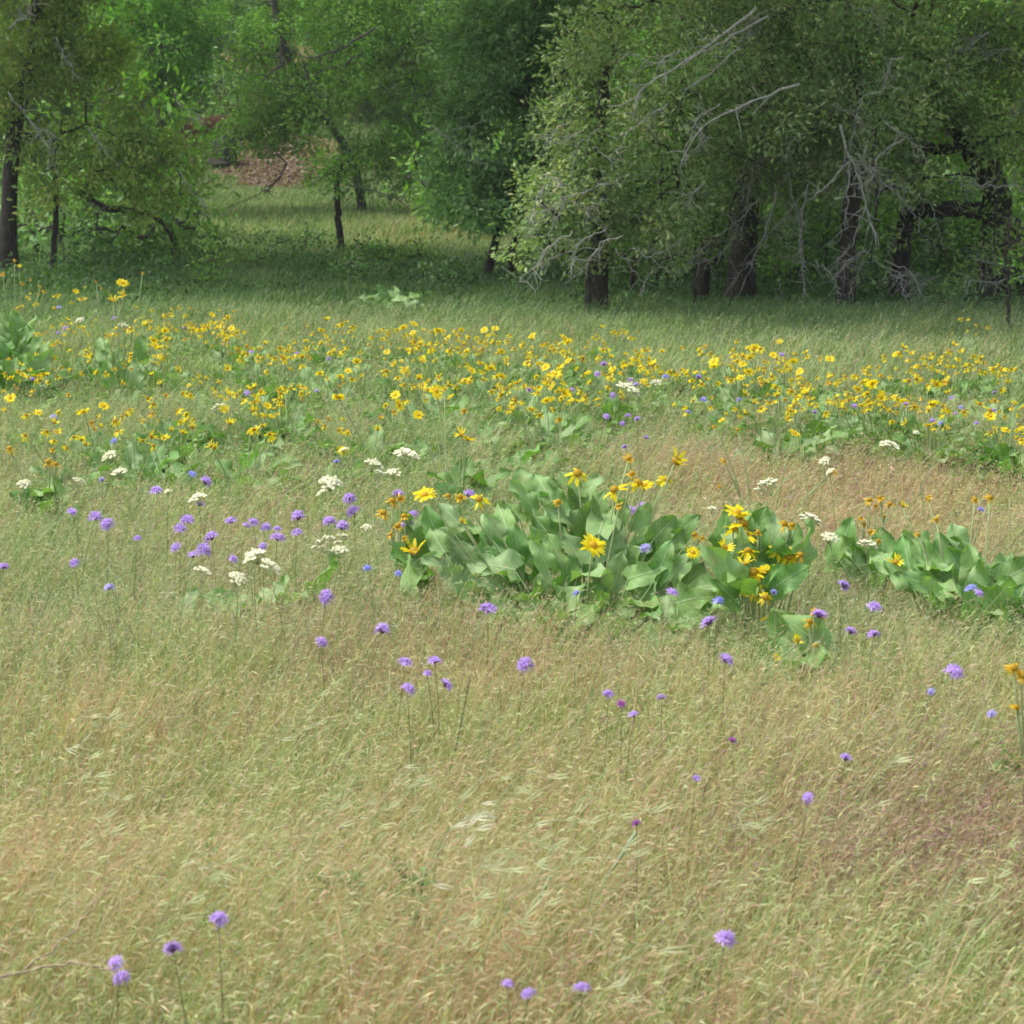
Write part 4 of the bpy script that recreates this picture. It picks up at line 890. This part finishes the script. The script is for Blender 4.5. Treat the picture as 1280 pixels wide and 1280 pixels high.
tree("oak trunk in shadow left of the great limb", 24.2, [(1124, 385, .115), (1126, 330, .10), (1130, 290, .10), (1140, 262, .09), (1150, 160, .07)],
     [(1140, 225, 40, 28, .6, -.5), (1120, 140, 80, 50, 1.0, 0), (1090, 190, 60, 40, .8, .3)], OL, 54, upper=[(0, 6.3, 2, 3, 2, -1.5)],
     twigs=[([(1130, 285), (1118, 300), (1110, 320)], .01, -.4)])
tree("great right-hand oak with low horizontal limb and yellowish leaf tips", 23.4, [(1240, 388, .22), (1240, 330, .19), (1252, 280, .17), (1250, 240, .16), (1215, 180, .13), (1180, 145, .11), (1150, 60, .09)],
     [(1220, 110, 80, 45, .9, -.4), (1265, 160, 45, 45, .7, -.8), (1200, 30, 110, 50, 1.2, 0), (1265, 50, 50, 60, .9, -.6), (1215, 315, 45, 16, .4, -1.2), (1270, 310, 35, 26, .5, -1.2), (1150, 225, 30, 16, .4, -1.0),
      (1230, 222, 38, 9, .25, -1.4), (1215, 268, 42, 12, .3, -1.0), (1262, 290, 26, 18, .3, -1.2), (1235, 200, 40, 26, .4, -1.2), (1140, 300, 26, 20, .3, -.6), (1195, 335, 25, 22, .4, -.8), (1150, 150, 60, 45, .8, .2), (1320, 120, 50, 150, 1.0, -.3), (1165, 200, 30, 20, .4, -.9)],
     OY, 55, twigs=[([(1290, 238), (1255, 232), (1225, 232), (1195, 222)], .012, -1.5), ([(1290, 345), (1255, 350), (1235, 356), (1205, 348)], .012, -1.3), ([(1290, 335), (1240, 330), (1210, 318)], .008, -1.3),
                    ([(1270, 60), (1250, 65), (1230, 70)], .008, -1.0)],
     extra_trunks=[[(1300, 285, .14), (1262, 268, .14), (1210, 260, .115), (1170, 262, .10), (1138, 262, .08)], [(1215, 182, .09), (1170, 188, .07), (1150, 180, .05)]], upper=[(0, 6.4, 3, 3.4, 2.2, -1.6), (3.2, 3.5, 2, 2, 2.4, 0)])
tree("dark bluish oak on a thin leaning trunk in the middle", 27.0, [(605, 370, .06), (610, 330, .052), (618, 300, .05), (632, 262, .05), (650, 200, .05), (665, 100, .045), (670, 0, .04)],
     [(600, 255, 60, 30, .8, 0), (690, 270, 40, 26, .6, .3), (610, 245, 55, 32, .8, 0), (700, 200, 60, 50, .9, .3), (660, 235, 50, 34, .8, .2), (620, 160, 75, 60, 1.2, .2), (690, 140, 60, 70, 1.1, .4), (640, 60, 90, 60, 1.4, .4), (700, 40, 60, 60, 1.1, .6), (575, 200, 40, 40, .7, .2), (720, 210, 40, 50, .8, .6)],
     DG, 56, twigs=[([(545, 160), (570, 180), (600, 205)], .012, -1.2), ([(610, 150), (580, 160), (550, 165)], .009, -1.2), ([(600, 318), (585, 320), (570, 322)], .01, 0), ([(628, 290), (660, 295), (690, 290)], .009, 0)],
     extra_trunks=[[(638, 345, .05), (639, 315, .045), (648, 292, .045), (645, 285, .03)]], upper=[(0, 7.0, 4.2, 4.2, 2.4, 0)], leaf=.09)
tree("mid green leafy tree with crooked grey branches above the clearing", 44.0, [(452, 262, .09), (448, 210, .09), (410, 150, .09), (365, 90, .09), (350, 50, .08), (340, -20, .07)],
     [(430, 130, 110, 60, 1.8, 0), (340, 110, 80, 45, 1.5, .5), (520, 150, 70, 60, 1.5, .3), (400, 30, 140, 50, 2.0, .5), (520, 50, 90, 60, 1.8, .3), (300, 180, 50, 28, .9, .4), (350, 150, 60, 25, 1.0, 0), (290, 165, 45, 26, .8, .5), (250, 200, 36, 22, .8, .5), (365, 185, 40, 16, .8, 0), (460, 195, 60, 30, 1.0, 0), (455, 228, 70, 24, 1.0, 0), (540, 245, 45, 24, .9, 0), (540, 215, 30, 30, .8, 0), (300, 40, 60, 50, 1.5, .8)],
     MG, 57, leaf=.10, dens=24, per=15, bark='bark', twigs=[([(470, 35), (420, 65), (380, 75), (355, 55)], .04, -1.9), ([(350, 55), (355, 80), (335, 95)], .05, -1.9), ([(380, 75), (385, 100), (400, 125)], .03, -1.9),
      ([(415, 210), (435, 232), (470, 238), (500, 250), (530, 275)], .025, -1.9), ([(540, 205), (500, 190), (480, 195)], .014, -1.9), ([(505, 120), (540, 118)], .012, -1.9), ([(465, 238), (468, 300)], .009, -1.5), ([(486, 250), (485, 308)], .009, -1.5),
      ([(508, 262), (506, 308)], .009, -1.5), ([(460, 245), (470, 308)], .007, -1.5), ([(345, 190), (360, 205), (345, 230), (318, 245)], .035, -1.7), ([(320, 245), (290, 258), (262, 266)], .014, -1.7)],
     upper=[(0, 7, 3.2, 2.5, 2.5, 0)], twigbark='bark')
tree("bright green maple-like tree behind the left oak", 42.0, [(200, 262, .10), (200, 200, .10), (205, 120, .09), (200, 20, .08)],
     [(205, 60, 60, 55, 1.8, 0), (195, 110, 65, 40, 1.6, 0), (160, 30, 50, 50, 1.4, .3), (240, 100, 35, 40, 1.2, .3), (215, 10, 60, 40, 1.6, .2), (190, -40, 60, 40, 1.6, .2)], BG, 58, leaf=.12, dens=20, per=15, bark='bark', name="maple_tree",
     twigs=[([(165, 125), (175, 145), (172, 165)], .03, -1.2), ([(220, 125), (240, 145), (250, 155)], .02, -1.8)])
tree("olive left-edge oak with drooping grey-twigged lobe", 29.0, [(8, 305, .14), (10, 250, .12), (12, 200, .11), (20, 150, .10), (40, 80, .09), (50, 0, .08)],
     [(60, 60, 90, 60, 1.3, 0), (110, 40, 55, 55, 1.1, .2), (10, 110, 60, 40, 1.0, 0), (120, 180, 75, 38, .9, -.4), (180, 200, 60, 40, .8, -.4), (90, 240, 60, 35, .8, -.2), (190, 245, 50, 32, .7, -.2), (40, 180, 40, 25, .7, .2), (225, 195, 25, 28, .6, .1), (20, -30, 120, 40, 1.4, 0), (140, 130, 45, 25, .7, -.2)],
     [(.25, .30, .09), (.17, .26, .08), (.36, .34, .13), (.15, .27, .07)], 59, leaf=.09, dens=46,
     twigs=[([(12, 35), (35, 15), (42, 5)], .02, -1.4), ([(70, 45), (80, 70), (92, 90)], .014, -1.4), ([(10, 115), (40, 155), (65, 170), (60, 200)], .014, -1.3), ([(40, 155), (55, 168), (75, 172)], .012, -1.3), ([(35, 145), (60, 185), (70, 215)], .012, -1.3),
            ([(110, 160), (135, 195), (150, 205)], .012, -1.3), ([(225, 215), (240, 240), (262, 266)], .012, -1.2), ([(110, 255), (130, 262)], .01, -.3)],
     extra_trunks=[[(100, 240, .06), (130, 262, .055), (165, 262, .05), (190, 268, .045), (205, 275, .04), (206, 292, .03), (216, 303, .02)], [(64, 292, .05), (70, 262, .045), (72, 225, .04), (62, 190, .03)]], upper=[(1.0, 7.2, 4.4, 4.6, 2.4, 0)])
tree("small dark sapling with a thin trunk in the middle of the clearing", 32.0, [(428, 322, .06), (424, 290, .055), (422, 262, .05), (420, 225, .035)],
     [(420, 222, 34, 26, .6, 0), (405, 205, 30, 20, .5, 0), (450, 212, 26, 18, .5, 0)], MG, 60, dens=26, name="sapling", leaf=.09)
for k_, (bx_, by_, tx_, ty_, w_, lab_) in enumerate([(818, 364, 823, 300, .05, "thin dark sapling right of the twin-trunked oak"), (836, 360, 831, 305, .045, "second thin sapling just left of the half-hidden trunk"),
        (782, 378, 797, 312, .035, "slanting thin sapling close to the twin trunks"), (868, 392, 866, 300, .025, "stick-thin sapling by the half-hidden trunk"), (1262, 435, 1258, 330, .02, "stick-thin sapling before the great oak's foot"), (1000, 372, 1004, 300, .03, "thin sapling behind the hanging pale twigs")]):
    b_ = over(bx_, by_, 0)
    tree(lab_, b_[1], [(bx_, by_, w_), ((bx_ + tx_) / 2 + 2, (by_ + ty_) / 2, w_ * .9), (tx_, ty_, w_ * .75), (tx_ + 4, ty_ - 60, w_ * .5)], [(tx_, ty_ - 25, 34, 26, .45, .1), (tx_ + 15, ty_ - 5, 24, 14, .35, .1)], MG, 640 + k_, name="sapling", dens=50, leaf=.07)
# far woods on the hillside: individual trees, one built and copied with their own turns and sizes
def far_proto(seed, cols, label):
    return tree(label, 60.0, [(640, 165, .14), (640, 100, .13), (645, 20, .11), (640, -60, .08)],
                [(640, 20, 110, 90, 2.6, 0), (600, 90, 70, 50, 1.8, 0), (690, 80, 70, 60, 1.8, .2), (640, -80, 100, 70, 2.4, 0), (640, 130, 90, 25, 1.8, 0)], cols, seed, leaf=.19, dens=5, per=14, lobed=False, bark='bark', name="far_tree", limb_r=.06, gate=.3)
fp = [far_proto(61, DG, "x"), far_proto(62, MG, "x"), far_proto(63, [(.10, .15, .05), (.14, .19, .06), (.07, .12, .03)], "x")]
FT = [(60, 58, "dark hillside tree behind the left-edge oak"), (150, 64, "hillside tree between the left oak and the bright green tree"), (255, 66, "hillside tree right behind the bright green tree"),
      (480, 62, "hillside tree behind the mid green tree's right side"), (560, 60, "hillside tree behind the gap left of the bluish oak"), (650, 57, "hillside tree behind the dark bluish oak"), (740, 56, "hillside tree behind the twin-trunked oak"),
      (840, 60, "hillside tree behind the lichened twigs"), (930, 57, "hillside tree behind the thickest black trunk"), (1020, 61, "hillside tree between the two black trunks"), (1110, 57, "hillside tree behind the shadowed trunk"),
      (1200, 60, "hillside tree behind the great oak's limb"), (1290, 57, "hillside tree beyond the right edge oak"), (-30, 62, "hillside tree at the far left edge"), (320, 76, "highest hillside tree above the fallen log, left one"),
      (400, 74, "highest hillside tree above the fallen log, right one"), (560, 78, "highest hillside tree in the middle"), (200, 78, "highest hillside tree at left"), (800, 76, "highest hillside tree right of the middle"), (1050, 76, "highest hillside tree at right"),
      (1380, 62, "hillside tree outside the right edge"), (-120, 60, "hillside tree outside the left edge"), (20, 44, "smaller tree close behind the left-edge oak trunk"), (690, 42, "smaller tree close behind the bluish oak"),
      (820, 40, "smaller tree behind the trunks right of the twin-trunked oak"), (960, 39, "smaller tree behind the thick black trunk"), (1100, 38, "smaller tree close behind the shadowed trunk"), (1230, 37, "smaller tree close behind the great oak")]
uf = set()
for k, (px, Y, lab) in enumerate(FT):
    p = fp[(k * 7 + 1) % 3]; o = p if p.name not in uf else dup_tree(p); uf.add(p.name)
    x = (px - 640) / F * Y; s = rv.uniform(.85, 1.2) * (1 if Y > 50 else .62); o.location = (x, Y, float(terr(x, Y)) - .1); o.rotation_euler = (0, 0, rv.uniform(0, 6.28)); o.scale = (s, s, s)
    o['label'] = lab; o['group'] = "trees on the hillside behind"

# ------------------------------------------------------------------ shrubs
def shrub(label, px, py, rx, ry, cols, seed, leaf=.065, dens=130):
    rx *= 1.25; ry *= 1.35; foot_py = py + ry * .6; py -= ry * .35
    b = over(px, foot_py, 0); Y = b[1]
    tree(label, Y, [(px, foot_py, .014), (px, py + ry * .4, .012), (px + 3, py - ry * .2, .008), (px, py - ry * .6, .005)], [(px, py, rx, ry, rx * Y / F * .8, 0), (px - rx * .45, py + ry * .3, rx * .5, ry * .6, rx * Y / F * .5, -.1), (px + rx * .5, py + ry * .35, rx * .45, ry * .55, rx * Y / F * .5, .1)], cols, seed,
         name="shrub", cat="shrub", leaf=leaf, dens=dens, per=12, limb_r=.012, bark='bark', gate=.3)
SH = [("dark bush in the shade left of the thin leaning trunk", 562, 348, 28, 18, DG), ("low dark bush beside the sapling in the clearing", 382, 305, 26, 18, DG), ("pale green rounded bush under the left oak", 140, 308, 26, 20, MG),
      ("small light green bush below the clearing's left side", 262, 345, 18, 22, MG), ("bush at the foot of the left oak trunk", 40, 270, 28, 30, BG), ("leafy bush left of the twin-trunked oak", 700, 325, 34, 28, MG), ("leafy bush under the oak skirt behind the twin trunks", 790, 345, 34, 26, MG),
      ("bush between the half-hidden trunk and twin trunks", 845, 355, 26, 20, DG), ("bush behind the thick black trunk's right side", 985, 350, 34, 26, MG), ("dark bush left of the slim black trunk", 1025, 330, 20, 26, DG), ("bush right of the slim black trunk", 1095, 365, 26, 22, DG),
      ("dense green bush under the great limb", 1165, 320, 34, 34, MG), ("dark bush at the great oak's foot", 1205, 385, 36, 20, DG), ("bush under the limb near the right edge", 1275, 370, 26, 26, DG), ("grey-green bush by the drooping dark limb", 205, 318, 30, 16, MG), ("wide dark bush left of the sapling", 345, 318, 30, 16, DG), ("low bush right of the sapling", 470, 326, 26, 12, MG), ("bush below the left oak lobe", 95, 285, 34, 22, MG), ("bush low in shade left of the pale balsamroot leaves", 440, 345, 24, 14, DG),
      ("broad low bush in shade at left", 95, 330, 36, 12, DG), ("bushy sprout by the thin trunk's foot", 655, 360, 22, 14, DG), ("low bush on the clearing's far right end", 520, 322, 24, 14, MG), ("small bush beside the pale drooping branch", 320, 330, 22, 12, MG),
      ("leafy bush in the gap above the twin trunks' foot", 825, 300, 34, 26, MG), ("tall bush behind the lichened twigs", 1010, 290, 40, 34, DG), ("tall bush behind the slim black trunk", 1085, 300, 34, 34, DG)]
for k, s in enumerate(SH): shrub(*s, 600 + k)
SHP = [o for o in scene.objects if o.name.startswith("shrub") and o.parent is None]
rs = np.random.default_rng(91)
EX = []
for k_, (a_, n_, w_lab) in enumerate([((770, 1290, 28.0), 11, "in the thicket right behind the front oaks' trunks"), ((790, 1300, 32.5), 10, "in the second thicket row behind the front oaks"),
                     ((-20, 235, 31.5), 6, "in the thicket behind the left oak's trunk"), ((-30, 215, 37.0), 5, "in the deeper thicket behind the left oak"), ((560, 760, 36.5), 4, "at the clearing's back edge behind the bluish oak"),
                     ((700, 1300, 41.0), 11, "in the far thicket at the foot of the hillside"), ((240, 520, 62.0), 6, "on the steep bank above the clearing")]):
    for j in range(n_):
        px = a_[0] + (a_[1] - a_[0]) * (j + rs.uniform(.2, .8)) / n_; Y = a_[2] + rs.uniform(-1, 1)
        if a_[2] == 62.0 and 290 < px < 400: continue
        o = dup_tree(SHP[rs.integers(0, len(SHP))]); x = (px - 640) / F * Y; o.location = (x, Y, float(terr(x, Y)) - .02); q = rs.uniform(1.5, 2.3) * (1.3 if Y > 35 else 1)
        o.scale = (q, q, q * 1.15); o.rotation_euler = (0, 0, rs.uniform(0, 6.28)); o['label'] = f"leafy shrub, {ORD[j + 1]} from left {w_lab}"; o['group'] = "shrubs of the thicket"
# ------------------------------------------------------------------ fallen log and leaf litter on the hillside
P = [at(215, 168, 57.5), at(255, 163, 57.2), at(300, 158, 57), at(330, 170, 57)]
for p in P: p[2] = max(p[2], terr(p[0], p[1]) + .1)
mb = MB(); tube(mb, curve_pts(P, 14, .03, 4), np.array([.28, .36, .40, .42, .42, .4, .38, .36, .34, .32, .3, .28, .24, .15]), (.1, .05, .03), 12)
lg = thing("fallen_log", P[0], "rotten red-brown log lying across the hillside litter", "log"); mb.build("log_body", M['rot'], lg, P[0], True)
mb = MB(); q = P[2]; tube(mb, curve_pts([q, q + np.array([-.2, -.1, .5]), q + np.array([-.5, -.2, .8])], 6), [.12, .1, .08, .07, .05, .03], (.1, .05, .03), 8); mb.build("broken_stub", M['rot'], lg, P[0], True)
r2 = np.random.default_rng(70); st = over(283, 208, .0)
mb = MB(); tube(mb, curve_pts([st - [.1, 0, .1], st + [0, 0, .5], st + [.1, 0, .95]], 8, .03, 2), np.array([.52, .5, .34, .38, .27, .3, .2, .08]), (.1, .06, .04), 12)
o = mb.build("tree_stump", M['dark_bark'], None, st, True); set_props(o, "dark broken stump under the rotten log", "stump")
mb = MB(); N = 9000; C = []
while len(C) < N:
    px, py = r2.normal(330, 45), r2.normal(205, 26)
    if 225 < px < 388 and 150 < py < 250: C.append((px, py))
base = np.array([over(a, b_, 0) for a, b_ in C[:700]]); C = base[r2.integers(0, 700, N)] + np.stack([r2.normal(0, .25, N), r2.normal(0, .5, N), np.zeros(N)], 1)
C[:, 2] = terr(C[:, 0], C[:, 1]) + r2.uniform(.01, .06, N)
colr = np.array([(.22, .15, .11), (.28, .20, .15), (.14, .09, .06), (.34, .26, .20)])[r2.integers(0, 4, N)] * r2.uniform(.8, 1.2, (N, 1))
leaves_np(mb, C, r2.normal(0, 1, (N, 3)) * [1, 1, .3], r2.normal(0, .4, (N, 3)) + [0, -.3, 1], r2.uniform(.08, .16, N), colr, r2, False)
o = mb.build("leaf_litter", M['tree']); set_props(o, "pinkish brown dead leaves covering the bank below the log", "leaf litter", kind='stuff')
# undergrowth of the wood's floor
def undergrowth():
    r = np.random.default_rng(81); mb = MB(); N = 170000
    px = r.uniform(-60, 1340, N); Y = r.uniform(23, 58, N); x = (px - 640) / F * Y; z = terr(x, Y)
    qx, qy = proj(np.stack([x, Y, z], 1)); ok = (vnoise(x, Y, 1.6, 21) > .33) & ~((qx > 215) & (qx < 770) & (qy < 318)) ; x, Y, z = x[ok], Y[ok], z[ok]; n = len(x)
    C = np.stack([x, Y, z + r.uniform(.02, .5, n) * np.where((qx[ok] > 215) & (qx[ok] < 720), .45, 1) * vnoise(x, Y, .7, 22) * 1.6 * np.clip((Y - 22) / 6, .3, 1.6)], 1)
    col = np.array([(.07, .15, .04), (.10, .20, .05), (.05, .11, .035)])[r.integers(0, 3, n)] * r.uniform(.7, 1.3, (n, 1))
    leaves_np(mb, C, r.normal(0, 1, (n, 3)) + [0, 0, .5], r.normal(0, .5, (n, 3)) + [0, -.3, .8], r.uniform(.04, .085, n), col, r, False)
    o = mb.build("undergrowth", M['tree']); set_props(o, "dark leafy ground cover beneath the oaks", "ground cover", kind='stuff')
undergrowth()
# ------------------------------------------------------------------ thin haze over the meadow
hm, hnt, hout = new_mat("thin_haze"); pv = hnt.nodes.new("ShaderNodeVolumePrincipled"); pv.inputs["Density"].default_value = HAZE
pv.inputs["Color"].default_value = (.93, .96, 1, 1); pv.inputs["Anisotropy"].default_value = .2; hnt.links.new(pv.outputs[0], hout.inputs["Volume"])
hb = MB(); hx0, hx1, hy0, hy1, hz0, hz1 = -310, 310, -70, 430, -2, 58
hb.add([[hx0, hy0, hz0], [hx1, hy0, hz0], [hx1, hy1, hz0], [hx0, hy1, hz0], [hx0, hy0, hz1], [hx1, hy0, hz1], [hx1, hy1, hz1], [hx0, hy1, hz1]],
       np.array([[0, 3, 2, 1], [4, 5, 6, 7], [0, 1, 5, 4], [1, 2, 6, 5], [2, 3, 7, 6], [3, 0, 4, 7]]), (1, 1, 1))
ho = hb.build("haze", hm); set_props(ho, "thin pale haze hanging over meadow and wood", 'haze', kind='stuff')
